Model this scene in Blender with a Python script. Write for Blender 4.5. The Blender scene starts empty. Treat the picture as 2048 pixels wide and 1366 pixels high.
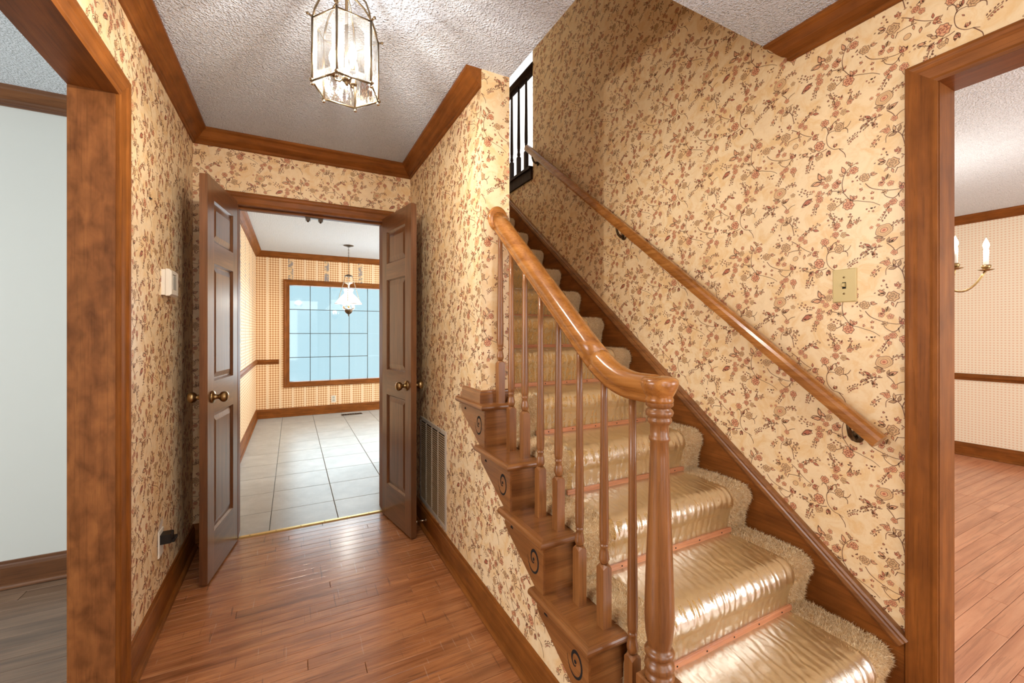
import bpy, math, random
import numpy as np
from math import sin, cos, pi, radians, sqrt, atan2
random.seed(7); RNG = np.random.default_rng(7)
SC = bpy.context.scene
COL = SC.collection

# ------------------------------------------------------------------ key dimensions (metres); camera stands over x=0, y=0
TH = radians(27.5)
XL, XR, XI, XW, XD = -.516, .757, .899, 1.809, 1.924       # hall left wall, closet wall faces, stair wall, dining side of it
D, YE, H, ZU = 3.046, 1.753, 2.44, 2.651                   # back wall, wall end, ceiling, upper floor
YO = 1.075                                                  # near edge of the stairwell opening
YF = -1.3                                                   # front wall behind the camera
KXL, KY = -.47, 7.13                                        # kitchen left and back walls
DX = 6.1                                                    # dining room far wall
LY = 2.98                                                   # left room far wall
RISE, RUN, Y0, Z0 = .191, .2465, .725, .168
def SY(k): return Y0 + RUN*k
def SZ(k): return Z0 + RISE*k

# ------------------------------------------------------------------ camera
cam_d = bpy.data.cameras.new('camera'); cam = bpy.data.objects.new('camera', cam_d); COL.objects.link(cam)
cam.location = (0, 0, 1.248); cam.rotation_euler = (pi/2, 0, -TH)
cam_d.sensor_width = 36; cam_d.lens = 843.85/2048*36; cam_d.shift_y = -(683-666)/2048
cam_d.clip_start = .02; cam_d.clip_end = 100
SC.camera = cam

# ------------------------------------------------------------------ world, exposure
SC.view_settings.view_transform = 'Standard'; SC.view_settings.look = 'None'
SC.view_settings.gamma = 1; SC.view_settings.use_curve_mapping = False
SC.view_settings.exposure = 0.36
w = bpy.data.worlds.new('world'); SC.world = w; w.use_nodes = True
wn = w.node_tree.nodes; bg = wn['Background']
bg.inputs[0].default_value = (.50, .74, .82, 1); bg.inputs[1].default_value = .9

def area(name, loc, rot, sx, sy, power, col=(1, 1, 1), spread=pi):
    l = bpy.data.lights.new(name, 'AREA'); l.shape = 'RECTANGLE'; l.size = sx; l.size_y = sy
    l.energy = power; l.color = col; l.spread = spread
    o = bpy.data.objects.new(name, l); o.location = loc; o.rotation_euler = rot; COL.objects.link(o); return o
def lamp_profile(l):
    """shaped emission: upward light cut to calm ceiling, noise streaks added for bevelled glass"""
    l.use_nodes = True; nt = l.node_tree; em = nt.nodes['Emission']; tc = nt.nodes.new('ShaderNodeTexCoord'); sp = nt.nodes.new('ShaderNodeSeparateXYZ'); nt.links.new(tc.outputs['Normal'], sp.inputs[0])
    def m(op, a, b=0.0, c=0.0):
        x = nt.nodes.new('ShaderNodeMath'); x.operation = op
        for i, v in enumerate((a, b, c)):
            if isinstance(v, (int, float)): x.inputs[i].default_value = v
            else: nt.links.new(v, x.inputs[i])
        return x.outputs[0]
    up = m('MAXIMUM', sp.outputs[2], 0.0); base = m('SUBTRACT', 1.0, m('MULTIPLY', m('POWER', up, .6), .80))
    az = m('ARCTAN2', sp.outputs[1], sp.outputs[0]); cb = nt.nodes.new('ShaderNodeCombineXYZ'); nt.links.new(m('COSINE', az), cb.inputs[0]); nt.links.new(m('SINE', az), cb.inputs[1]); nt.links.new(m('MULTIPLY', up, .5), cb.inputs[2])
    nz = nt.nodes.new('ShaderNodeTexNoise'); nz.inputs['Scale'].default_value = 5.5; nz.inputs['Detail'].default_value = 2; nt.links.new(cb.outputs[0], nz.inputs['Vector'])
    rib = m('MULTIPLY_ADD', m('SUBTRACT', nz.outputs['Fac'], .5), m('MULTIPLY', m('MINIMUM', m('MULTIPLY', up, 3.0), 1.0), 3.2), 1.0)  # ceiling streaks come from this noise added to the lamp
    nt.links.new(m('MULTIPLY', base, m('MAXIMUM', rib, .1)), em.inputs['Strength'])
def point(name, loc, power, col=(1, 1, 1), r=.015):
    l = bpy.data.lights.new(name, 'POINT'); l.energy = power; l.color = col; l.shadow_soft_size = r
    o = bpy.data.objects.new(name, l); o.location = loc; COL.objects.link(o); return o
# unseen fill added behind the camera to brighten the hall
area('entry_front_fill', (.6, YF+.03, 1.35), (-pi/2, 0, pi), 1.9, 2.0, 30, (.88, .94, 1))
# second unseen fill, added overhead behind the camera
area('entry_overhead_fill', (.55, -.75, 2.40), (0, 0, 0), .7, .7, 8, (1, .97, .92))
# unseen fills added in the side rooms and kitchen; daylight at the kitchen window
area('left_room_fill', (-3.9, 1.2, 1.5), (0, -pi/2, 0), 1.6, 2.2, 70, (.95, .98, 1))
area('dining_room_fill', (4.0, -2.15, 1.4), (-pi/2, 0, pi), 2.4, 1.7, 72, (.93, .97, 1))
area('kitchen_fill', (3.4, 5.2, 1.5), (0, pi/2, 0), 1.6, 2.6, 100, (.82, .92, 1))
area('kitchen_window_daylight', (.8, KY+.25, 1.24), (-pi/2, 0, 0), 1.6, 1.4, 26, (.85, .95, 1))
area('landing_fill', (3.1, 3.2, 4.1), (-pi/2, 0, pi), 1.4, 1.2, 60, (1, 1, 1))  # added unseen fill to whiten the upstairs walls

# ------------------------------------------------------------------ materials
def srgb(r, g, b):
    f = lambda c: (c/255/12.92 if c/255 <= .04045 else ((c/255+.055)/1.055)**2.4)
    return (f(r), f(g), f(b), 1)
class NT:
    def __init__(s, name):
        s.m = bpy.data.materials.new(name); s.m.use_nodes = True; s.t = s.m.node_tree; s.b = s.t.nodes['Principled BSDF']
        s.out = s.t.nodes['Material Output']
    def n(s, typ, **kw):
        x = s.t.nodes.new(typ)
        for k, v in kw.items():
            if isinstance(k, str) and hasattr(x, k): setattr(x, k, v)
        return x
    def l(s, a, b): s.t.links.new(a, b)
    def tc(s, kind='Object', scale=(1, 1, 1), rot=(0, 0, 0), loc=(0, 0, 0), rnd=False):
        t = s.n('ShaderNodeTexCoord'); mp = s.n('ShaderNodeMapping')
        mp.inputs['Scale'].default_value = scale; mp.inputs['Rotation'].default_value = rot; mp.inputs['Location'].default_value = loc
        if rnd:
            oi = s.n('ShaderNodeObjectInfo'); va = s.n('ShaderNodeVectorMath', operation='SCALE'); 
            co = s.n('ShaderNodeCombineXYZ'); s.l(oi.outputs['Random'], co.inputs[0]); s.l(oi.outputs['Random'], co.inputs[1]); s.l(oi.outputs['Random'], co.inputs[2])
            va.inputs['Scale'].default_value = 37; s.l(co.outputs[0], va.inputs[0])
            ad = s.n('ShaderNodeVectorMath', operation='ADD'); s.l(t.outputs[kind], ad.inputs[0]); s.l(va.outputs[0], ad.inputs[1]); s.l(ad.outputs[0], mp.inputs[0])
        else: s.l(t.outputs[kind], mp.inputs[0])
        return mp.outputs[0]
    def noise(s, vec, scale, detail=4, rough=.5, dist=0):
        x = s.n('ShaderNodeTexNoise'); x.inputs['Scale'].default_value = scale; x.inputs['Detail'].default_value = detail
        x.inputs['Roughness'].default_value = rough; x.inputs['Distortion'].default_value = dist
        if vec: s.l(vec, x.inputs['Vector'])
        return x.outputs['Fac']
    def ramp(s, fac, stops):
        x = s.n('ShaderNodeValToRGB'); s.l(fac, x.inputs[0]); e = x.color_ramp.elements
        while len(e) < len(stops): e.new(.5)
        for i, (p, c) in enumerate(stops): e[i].position = p; e[i].color = c
        return x.outputs[0]
    def mix(s, a, b, fac, mode='MIX'):
        x = s.n('ShaderNodeMix'); x.data_type = 'RGBA'; x.blend_type = mode
        for v, i in ((fac, 0), (a, 6), (b, 7)):
            if hasattr(v, 'is_linked') or hasattr(v, 'links'): s.l(v, x.inputs[i])
            else: x.inputs[i].default_value = v
        return x.outputs[2]
    def math(s, op, a, b=0.0, c=None):
        x = s.n('ShaderNodeMath', operation=op)
        for i, v in enumerate((a, b, c)):
            if v is None: continue
            if isinstance(v, (int, float)): x.inputs[i].default_value = v
            else: s.l(v, x.inputs[i])
        return x.outputs[0]
    def bump(s, h, strength, dist=.01):
        x = s.n('ShaderNodeBump'); x.inputs['Strength'].default_value = strength; x.inputs['Distance'].default_value = dist
        s.l(h, x.inputs['Height']); s.l(x.outputs[0], s.b.inputs['Normal']); return x
    def set(s, **kw):
        nm = dict(col='Base Color', rough='Roughness', metal='Metallic', coat='Coat Weight', coatr='Coat Roughness', spec='Specular IOR Level', em='Emission Color', es='Emission Strength', sheen='Sheen Weight')
        for k, v in kw.items():
            i = s.b.inputs[nm[k]]
            if isinstance(v, (int, float, tuple)): i.default_value = v
            else: s.l(v, i)
        return s.m

def wood(name, c1, c2, c3, axis=2, rough=.32, coat=.35, rnd=False, grain=1.0, blot=.5, bsc=1.0, spec=.5, gc=1.0):
    t = NT(name); sc = [14.0, 14.0, 14.0]; sc[axis] = .9
    v = t.tc('Object', tuple(x*grain for x in sc), rnd=rnd)
    g = t.noise(v, 2.2, 6, .62, .6)
    v2 = t.tc('Object', tuple((60.0 if i != axis else 1.5)*grain for i in range(3)), rnd=rnd)
    f = t.noise(v2, 3.0, 3, .6)
    v3 = t.tc('Object', tuple((3.0 if i != axis else 1.6)*bsc for i in range(3)), rnd=rnd)
    b = t.noise(v3, 1.8, 3, .5, .3)
    if gc < 1: c1 = tuple(a+(b-a)*(1-gc) for a, b in zip(c1, c2)); c3 = tuple(a+(b-a)*(1-gc) for a, b in zip(c3, c2))
    c = t.ramp(g, [(.25, c1), (.52, c2), (.78, c3)])
    c = t.mix(c, tuple(x*.62 for x in c1[:3])+(1,), t.math('MULTIPLY', t.math('GREATER_THAN', f, .58), .30))
    c = t.mix(c, t.ramp(b, [(.3, (.55, .5, .46, 1)), (.7, (1.25, 1.22, 1.18, 1))]), blot, 'MULTIPLY')
    t.bump(f, .05, .002)
    return t.set(col=c, rough=rough, coat=coat, coatr=.2, spec=spec)
def flat(name, c, rough=.6, metal=0, coat=0, nz=.06):
    t = NT(name); n = t.noise(t.tc('Object'), 9, 3)
    col = t.mix(c, tuple(x*(1-nz*2) for x in c[:3])+(1,), n)
    return t.set(col=col, rough=rough, metal=metal, coat=coat)

M = {}
o1, o2, o3 = srgb(104, 58, 20), srgb(136, 80, 32), srgb(160, 100, 46)
for ax, nm in enumerate('xyz'):
    M['trim_'+nm] = wood('stained_trim_wood_'+nm, o1, o2, o3, ax, .46, .0, blot=.5, bsc=3, spec=.16, gc=.7)
    M['door_'+nm] = wood('door_wood_'+nm, srgb(86, 52, 30), srgb(116, 74, 44), srgb(140, 94, 58), ax, .3, .35, blot=.4)
    M['rail_'+nm] = wood('handrail_wood_'+nm, srgb(134, 78, 30), srgb(172, 110, 50), srgb(198, 136, 70), ax, .24, .45, blot=.4)
    M['step_'+nm] = wood('step_wood_'+nm, srgb(110, 66, 32), srgb(144, 92, 48), srgb(168, 114, 64), ax, .3, .3)
def scratch_floor(m):
    nt = m.node_tree; b = nt.nodes['Principled BSDF']; src = b.inputs['Base Color'].links[0].from_socket
    tc = nt.nodes.new('ShaderNodeTexCoord'); out = src
    for sc, rot, thr, col, f in (((95, 5, 1), .25, .73, (.85, .68, .52, 1), .16), ((70, 4, 1), -.3, .71, (.05, .03, .02, 1), .45), ((9, 150, 1), .1, .66, (.07, .035, .02, 1), .38)):
        mp = nt.nodes.new('ShaderNodeMapping'); mp.inputs['Scale'].default_value = sc; mp.inputs['Rotation'].default_value = (0, 0, rot); nt.links.new(tc.outputs['Object'], mp.inputs[0])
        n = nt.nodes.new('ShaderNodeTexNoise'); n.inputs['Scale'].default_value = 1.0; n.inputs['Detail'].default_value = 2; nt.links.new(mp.outputs[0], n.inputs['Vector'])
        g = nt.nodes.new('ShaderNodeMapRange'); g.inputs['From Min'].default_value = thr-.04; g.inputs['From Max'].default_value = thr; g.inputs['To Max'].default_value = f; nt.links.new(n.outputs['Fac'], g.inputs['Value'])
        mx = nt.nodes.new('ShaderNodeMix'); mx.data_type = 'RGBA'; nt.links.new(g.outputs[0], mx.inputs[0]); nt.links.new(out, mx.inputs[6]); mx.inputs[7].default_value = col; out = mx.outputs[2]
    nt.links.new(out, b.inputs['Base Color'])
M['jamb'] = wood('wide_jamb_wood', srgb(110, 64, 32), srgb(140, 88, 48), srgb(162, 106, 58), 2, .42, .05, blot=.95, bsc=4.5, spec=.22, gc=.5)
M['darkwood'] = wood('dark_landing_wood', srgb(38, 24, 18), srgb(52, 34, 24), srgb(66, 44, 30), 2, .6, .0, spec=.15)
M['hallfloor'] = wood('oak_strip_floor', srgb(128, 74, 40), srgb(182, 118, 72), srgb(208, 144, 94), 0, .26, .5, True, .8, .55)
scratch_floor(M['hallfloor'])
M['dinfloor'] = wood('dining_oak_floor', srgb(170, 104, 72), srgb(206, 142, 106), srgb(220, 162, 126), 0, .3, .4, True, .6, .3)
M['leftfloor'] = wood('left_room_floor', srgb(84, 64, 50), srgb(124, 98, 78), srgb(146, 120, 98), 0, .4, .2, True, .6, .5)
M['gap'] = flat('floor_gap_dark', srgb(50, 30, 20), .9)
M['subfloor'] = flat('subfloor', srgb(90, 60, 40), .9)

def paper(name, base, alt):
    t = NT(name); v = t.tc('Object')
    n = t.noise(v, 14, 5, .65, .8); n2 = t.noise(v, 45, 3, .6)
    c = t.ramp(n, [(.38, alt), (.55, base), (.75, tuple(min(1, x*1.06) for x in base[:3])+(1,))])
    c = t.mix(c, alt, t.math('MULTIPLY', t.math('GREATER_THAN', n2, .62), .35))
    t.bump(n2, .08, .003)
    return t.set(col=c, rough=.42, spec=.45)
M['paper'] = paper('floral_wallpaper_ground', srgb(244, 217, 174), srgb(237, 199, 144))
def ink(nm, c):
    t = NT(nm); n = t.noise(t.tc('Object'), 160, 2); return t.set(col=t.mix(c, tuple(min(1, x*1.6) for x in c[:3])+(1,), t.math('MULTIPLY', n, .6)), rough=.5)
M['ink0'] = ink('print_brown_outline', srgb(122, 82, 58))
M['ink1'] = ink('print_rose_red', srgb(180, 104, 76))
M['ink2'] = ink('print_pale_rose', srgb(216, 158, 116))
M['ink3'] = ink('print_sage', srgb(178, 144, 102))
M['ink4'] = ink('print_tan', srgb(206, 168, 122))
INKS = ['ink0', 'ink1', 'ink2', 'ink3', 'ink4']

def popcorn(name, c):
    t = NT(name); v = t.tc('Object'); n = t.noise(v, 40, 3, .7)
    vo = t.n('ShaderNodeTexVoronoi'); vo.feature = 'SMOOTH_F1'; vo.inputs['Scale'].default_value = 125; t.l(v, vo.inputs['Vector'])
    vb = t.n('ShaderNodeTexVoronoi'); vb.inputs['Scale'].default_value = 260; t.l(v, vb.inputs['Vector'])
    a = t.math('SUBTRACT', .55, vo.outputs['Distance']); h = t.math('ADD', t.math('MULTIPLY', t.math('MAXIMUM', a, 0.0), n), t.math('MULTIPLY', vb.outputs['Distance'], -.12))
    t.bump(h, 1.0, .022)
    cc = t.ramp(vb.outputs['Distance'], [(.45, c), (.8, tuple(x*.72 for x in c[:3])+(1,))])
    return t.set(col=cc, rough=.9, spec=.2)
M['popcorn'] = popcorn('textured_ceiling', srgb(226, 234, 248))
M['popcorn2'] = popcorn('textured_ceiling_side_room', srgb(236, 242, 248))
M['white'] = flat('white_wall_paint', srgb(222, 224, 218), .6, nz=.01)
M['upwhite'] = flat('upper_hall_paint', srgb(240, 240, 236), .6, nz=.01)

def gingham():
    t = NT('kitchen_gingham_paper'); x = t.n('ShaderNodeTexCoord'); s = t.n('ShaderNodeSeparateXYZ'); t.l(x.outputs['Object'], s.inputs[0])
    hx = t.math('ADD', s.outputs[0], s.outputs[1]); z = s.outputs[2]
    def wave(u, per, th=0.0): return t.math('GREATER_THAN', t.math('SINE', t.math('MULTIPLY', u, 2*pi/per)), th)
    a = wave(hx, .034); b = wave(z, .034)
    m1 = t.math('MULTIPLY', t.math('ADD', a, b), .5)
    c = t.ramp(m1, [(0, srgb(250, 228, 192)), (.5, srgb(232, 188, 136)), (1, srgb(190, 134, 86))])
    band = t.math('GREATER_THAN', t.math('SINE', t.math('MULTIPLY', hx, 2*pi/.165)), .86)
    c = t.mix(c, srgb(244, 218, 182), band)
    fr = t.math('SUBTRACT', t.math('FRACT', t.math('MULTIPLY', t.math('ADD', hx, .07), 1/.495)), .5)
    wide = t.math('LESS_THAN', t.math('ABSOLUTE', fr), .065)
    n = t.noise(t.tc('Object', (1, 1, 1)), 26, 2)
    fl = t.ramp(n, [(.42, srgb(232, 196, 150)), (.5, srgb(196, 170, 130)), (.6, srgb(150, 140, 140))])
    upper = t.math('GREATER_THAN', z, .86)
    c = t.mix(c, fl, t.math('MULTIPLY', wide, upper))
    return t.set(col=c, rough=.55)
M['gingham'] = gingham()
def dots():
    t = NT('dining_dotted_paper'); x = t.n('ShaderNodeTexCoord'); s = t.n('ShaderNodeSeparateXYZ'); t.l(x.outputs['Object'], s.inputs[0])
    hx = t.math('ADD', s.outputs[0], s.outputs[1]); z = s.outputs[2]; P = 2*pi/.05
    a = t.math('SINE', t.math('MULTIPLY', t.math('ADD', hx, z), P)); b = t.math('SINE', t.math('MULTIPLY', t.math('SUBTRACT', hx, z), P))
    d = t.math('GREATER_THAN', t.math('MULTIPLY', a, b), .35)
    c = t.mix(srgb(248, 236, 214), srgb(238, 208, 176), d)
    return t.set(col=c, rough=.55)
M['dots'] = dots()
def tile():
    t = NT('kitchen_floor_tile'); v = t.tc('Object', (1, 1, 1), rnd=True)
    n = t.noise(v, 5, 6, .7, .4); n2 = t.noise(v, 60, 3)
    c = t.ramp(n, [(.3, srgb(168, 171, 167)), (.7, srgb(196, 199, 195))])
    t.bump(n2, .1, .002)
    return t.set(col=c, rough=.32)
M['tile'] = tile()
M['grout'] = flat('tile_grout', srgb(120, 118, 112), .9)
M['brass'] = flat('antique_brass', srgb(168, 140, 96), .28, 1.0)
M['brassd'] = flat('aged_bronze', srgb(96, 78, 58), .35, .9)
M['bronze'] = flat('dark_bronze', srgb(58, 44, 32), .4, .7)
M['pewter'] = flat('antique_pewter_brass', srgb(138, 120, 94), .3, 1.0)
M['nickel'] = flat('polished_nickel', srgb(200, 190, 172), .18, 1.0)
M['gold'] = flat('gold_threshold_metal', srgb(206, 176, 110), .3, .9)
M['ivory'] = flat('ivory_plastic', srgb(214, 190, 130), .35)
M['cream'] = flat('cream_plastic', srgb(240, 232, 214), .4)
M['screen'] = flat('grey_display', srgb(196, 196, 184), .2)
M['black'] = flat('black_plastic', srgb(16, 16, 16), .4)
M['slot'] = flat('dark_slot', srgb(22, 16, 12), .9)
M['ventmetal'] = flat('painted_vent_metal', srgb(206, 198, 184), .4, .3)
M['louver'] = flat('painted_louver_metal', srgb(176, 150, 116), .45, .3)
M['candle'] = flat('white_candle_sleeve', srgb(250, 246, 236), .5)
M['muntin'] = flat('dark_glazing_bar', srgb(52, 62, 58), .5)
M['strip'] = wood('pale_tack_strip_wood', srgb(176, 106, 72), srgb(206, 140, 100), srgb(220, 160, 120), 0, .4, .2)
M['plaster'] = flat('bare_plaster', srgb(220, 206, 190), .8)

def carpet():
    t = NT('tan_shag_carpet'); v = t.tc('Object'); n = t.noise(v, 190, 4, .7); n2 = t.noise(v, 9, 4, .6)
    c = t.ramp(n, [(.28, srgb(206, 160, 100)), (.48, srgb(242, 202, 146)), (.66, srgb(253, 228, 182))])
    c = t.mix(c, t.ramp(n2, [(.3, (.82, .80, .78, 1)), (.7, (1.08, 1.05, 1, 1))]), .8, 'MULTIPLY')
    t.bump(n, 1.0, .012)
    return t.set(col=c, rough=.95, spec=.1, sheen=.2)
M['carpet'] = carpet()
def fibre():
    t = NT('carpet_fibre'); n = t.noise(t.tc('Object'), 60, 2)
    return t.set(col=t.ramp(n, [(.3, srgb(228, 188, 132)), (.7, srgb(254, 234, 196))]), rough=.9, spec=.1)
M['fibre'] = fibre()
def film():
    t = NT('clear_vinyl_film'); t.t.nodes.remove(t.b)
    tr = t.n('ShaderNodeBsdfTransparent'); tr.inputs[0].default_value = (.98, .92, .74, 1)
    gl = t.n('ShaderNodeBsdfGlossy'); gl.inputs['Roughness'].default_value = .3; gl.inputs[0].default_value = (1, .97, .9, 1)
    v = t.tc('Object'); wv = t.n('ShaderNodeTexWave'); wv.wave_type = 'BANDS'; wv.inputs['Scale'].default_value = 11; wv.inputs['Distortion'].default_value = 7
    wv.inputs['Detail'].default_value = 2; wv.inputs['Detail Scale'].default_value = 1.4; v2 = t.tc('Object', (1, .5, .5), (0, 0, .5)); t.l(v2, wv.inputs[0])
    n = t.noise(v, 55, 3, .6); h = t.math('ADD', t.math('MULTIPLY', wv.outputs['Fac'], .8), t.math('MULTIPLY', n, .7))
    bp = t.n('ShaderNodeBump'); bp.inputs['Strength'].default_value = .3; bp.inputs['Distance'].default_value = .006; t.l(h, bp.inputs['Height']); t.l(bp.outputs[0], gl.inputs['Normal'])
    lw = t.n('ShaderNodeFresnel'); lw.inputs[0].default_value = 1.55; t.l(bp.outputs[0], lw.inputs['Normal'])
    mx = t.n('ShaderNodeMixShader'); t.l(t.math('MULTIPLY_ADD', lw.outputs[0], .55, .01), mx.inputs[0]); t.l(tr.outputs[0], mx.inputs[1]); t.l(gl.outputs[0], mx.inputs[2])
    t.l(mx.outputs[0], t.out.inputs[0]); return t.m
M['film'] = film()
def glass(name, tint=(1, 1, 1, 1), refl=1.0, rough=.02, milk=0.0, bumpy=0):
    t = NT(name); t.t.nodes.remove(t.b)
    tr = t.n('ShaderNodeBsdfTransparent'); tr.inputs[0].default_value = tint
    gl = t.n('ShaderNodeBsdfGlossy'); gl.inputs['Roughness'].default_value = rough
    fr = t.n('ShaderNodeFresnel'); fr.inputs[0].default_value = 1.5
    if bumpy:
        bp = t.n('ShaderNodeBump'); bp.inputs['Strength'].default_value = bumpy; bp.inputs['Distance'].default_value = .01
        t.l(t.noise(t.tc('Object', (1, 1, .25)), 60, 3), bp.inputs['Height']); t.l(bp.outputs[0], gl.inputs['Normal']); t.l(bp.outputs[0], fr.inputs['Normal'])
    mx = t.n('ShaderNodeMixShader'); t.l(t.math('MULTIPLY', fr.outputs[0], refl), mx.inputs[0]); t.l(tr.outputs[0], mx.inputs[1]); t.l(gl.outputs[0], mx.inputs[2])
    o = mx.outputs[0]
    if milk:
        df = t.n('ShaderNodeBsdfTranslucent'); df.inputs[0].default_value = (.95, .97, .97, 1)
        m2 = t.n('ShaderNodeMixShader'); m2.inputs[0].default_value = milk; t.l(o, m2.inputs[1]); t.l(df.outputs[0], m2.inputs[2]); o = m2.outputs[0]
    t.l(o, t.out.inputs[0]); return t.m
M['glass'] = glass('lantern_glass', (.97, .96, .93, 1), 1.4, .04, .004, .4)
M['bevel'] = glass('bevelled_glass_edge', (.86, .82, .74, 1), 2.0, .08, .02, .8)
M['pane'] = glass('window_glass', (.97, .99, 1, 1), 1.0, .03)
M['chimney'] = glass('clear_lamp_glass', (.96, .97, .97, 1), 1.5, .03)
def emis(name, c, s, clear=0):
    t = NT(name)
    if not clear:
        n = t.noise(t.tc('Object'), 3); return t.set(col=c, em=t.mix(c, tuple(min(1, x*1.02) for x in c[:3])+(1,), n), es=s)
    t.t.nodes.remove(t.b); e = t.n('ShaderNodeEmission'); e.inputs[0].default_value = c; e.inputs[1].default_value = s
    tr = t.n('ShaderNodeBsdfTransparent'); a = t.n('ShaderNodeAddShader'); t.l(e.outputs[0], a.inputs[0]); t.l(tr.outputs[0], a.inputs[1]); t.l(a.outputs[0], t.out.inputs[0]); return t.m
M['bulb'] = emis('lit_clear_bulb', (1, .86, .62, 1), 6, 1)
M['shade'] = emis('lit_milk_glass', (1, .97, .9, 1), 1.6)

# ------------------------------------------------------------------ mesh helpers
class G:
    def __init__(s): s.v = []; s.f = []; s.m = []; s.mats = []; s.sm = []
    def mi(s, m):
        if m not in s.mats: s.mats.append(m)
        return s.mats.index(m)
    def add(s, vs, fs, m, smooth=False):
        o = len(s.v); s.v += [tuple(v) for v in vs]; s.f += [tuple(i+o for i in f) for f in fs]
        if isinstance(m, (list,)): s.m += [s.mi(x) for x in m]
        else: s.m += [s.mi(m)]*len(fs)
        s.sm += [smooth]*len(fs); return s
    def box(s, x0, x1, y0, y1, z0, z1, m, sides=None):
        vs = [(x0,y0,z0),(x1,y0,z0),(x1,y1,z0),(x0,y1,z0),(x0,y0,z1),(x1,y0,z1),(x1,y1,z1),(x0,y1,z1)]
        fs = [(0,3,2,1),(4,5,6,7),(0,1,5,4),(2,3,7,6),(0,4,7,3),(1,2,6,5)]  # -z +z -y +y -x +x
        ks = ['-z','+z','-y','+y','-x','+x']
        return s.add(vs, fs, [(sides or {}).get(k, m) for k in ks])
    def cbox(s, x0, x1, y0, y1, z0, z1, m, c=.002, top=True):
        """box with chamfered upper edges"""
        vs = [(x0,y0,z0),(x1,y0,z0),(x1,y1,z0),(x0,y1,z0),(x0,y0,z1-c),(x1,y0,z1-c),(x1,y1,z1-c),(x0,y1,z1-c),(x0+c,y0+c,z1),(x1-c,y0+c,z1),(x1-c,y1-c,z1),(x0+c,y1-c,z1)]
        fs = [(0,3,2,1),(0,1,5,4),(1,2,6,5),(2,3,7,6),(3,0,4,7),(4,5,9,8),(5,6,10,9),(6,7,11,10),(7,4,8,11),(8,9,10,11)]
        return s.add(vs, fs, m)
    def prism(s, poly, axis, a, b, m, capm=None):
        """extrude a 2-D polygon along an axis; poly in the other two axes (x: y,z / y: x,z / z: x,y)"""
        def P(p, t): return (t, p[0], p[1]) if axis == 0 else ((p[0], t, p[1]) if axis == 1 else (p[0], p[1], t))
        n = len(poly); vs = [P(p, a) for p in poly]+[P(p, b) for p in poly]
        fs = [tuple(range(n)), tuple(range(2*n-1, n-1, -1))]+[(i, n+i, n+(i+1) % n, (i+1) % n) for i in range(n)]
        return s.add(vs, fs, [capm or m, capm or m]+[m]*n)
    def run(s, A, B, nrm, prof, m, m0=0, m1=0, up=(0, 0, 1)):
        """sweep profile (p out from the wall, q up) from A to B; m0, m1: 1 inside mitre, -1 outside, 0 square"""
        A = np.array(A, float); B = np.array(B, float); nrm = np.array(nrm, float); up = np.array(up, float); d = (B-A)/np.linalg.norm(B-A)
        va = [A+nrm*p+up*q+d*p*m0 for p, q in prof]; vb = [B+nrm*p+up*q-d*p*m1 for p, q in prof]; n = len(prof)
        return s.add(va+vb, [tuple(range(n)), tuple(range(2*n-1, n-1, -1))]+[(i, n+i, n+(i+1) % n, (i+1) % n) for i in range(n)], m)
    def lathe(s, prof, c, m, n=20, axis=2, smooth=True, d=None):
        """prof: (r, t) along axis from centre c"""
        vs = []; d = d
        for r, t in prof:
            for i in range(n):
                a = 2*pi*i/n; x, y = r*cos(a), r*sin(a)
                v = (x, y, t) if axis == 2 else ((t, x, y) if axis == 0 else (x, t, y))
                vs.append((c[0]+v[0], c[1]+v[1], c[2]+v[2]))
        fs = []
        for j in range(len(prof)-1):
            for i in range(n): fs.append((j*n+i, j*n+(i+1) % n, (j+1)*n+(i+1) % n, (j+1)*n+i))
        if prof[0][0] > 1e-5: fs.append(tuple(range(n-1, -1, -1)))
        if prof[-1][0] > 1e-5: fs.append(tuple(range((len(prof)-1)*n, len(prof)*n)))
        return s.add(vs, fs, m, smooth)
    def tube(s, pts, r, m, n=8, closed=False, smooth=True):
        pts = [np.array(p, float) for p in pts]; N = len(pts); rs = r if isinstance(r, (list, tuple)) else [r]*N; vs = []; u = None
        for i, p in enumerate(pts):
            t = (pts[(i+1) % N]-pts[i-1]) if closed else (pts[min(i+1, N-1)]-pts[max(i-1, 0)]); t /= (np.linalg.norm(t)+1e-12)
            if u is None:
                u = np.cross(t, (0, 0, 1)); u = np.cross(t, (1, 0, 0)) if np.linalg.norm(u) < .1 else u
            u = u-t*np.dot(u, t); u /= np.linalg.norm(u); w_ = np.cross(t, u)
            for k in range(n): a = 2*pi*k/n; vs.append(p+(u*cos(a)+w_*sin(a))*rs[i])
        fs = [(i*n+k, i*n+(k+1) % n, ((i+1) % N)*n+(k+1) % n, ((i+1) % N)*n+k) for i in range(N if closed else N-1) for k in range(n)]
        if not closed: fs += [tuple(range(n-1, -1, -1)), tuple(range((N-1)*n, N*n))]
        return s.add(vs, fs, m, smooth)
    def ball(s, c, r, m, n=14, sc=(1, 1, 1)):
        k = n//2; prof = [(r*sin(pi*i/k), -r*cos(pi*i/k)) for i in range(k+1)]
        g = G(); g.lathe(prof, (0, 0, 0), m, n); vs = [(c[0]+x*sc[0], c[1]+y*sc[1], c[2]+z*sc[2]) for x, y, z in g.v]
        return s.add(vs, g.f, m, True)
    def xf(s, fn): s.v = [tuple(fn(*v)) for v in s.v]; return s
    def mesh(s, name, origin=(0, 0, 0)):
        me = bpy.data.meshes.new(name); ox, oy, oz = origin
        me.from_pydata([(x-ox, y-oy, z-oz) for x, y, z in s.v], [], s.f)
        for k in s.mats: me.materials.append(M[k])
        me.polygons.foreach_set('material_index', s.m); me.polygons.foreach_set('use_smooth', s.sm); me.update(); return me
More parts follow.
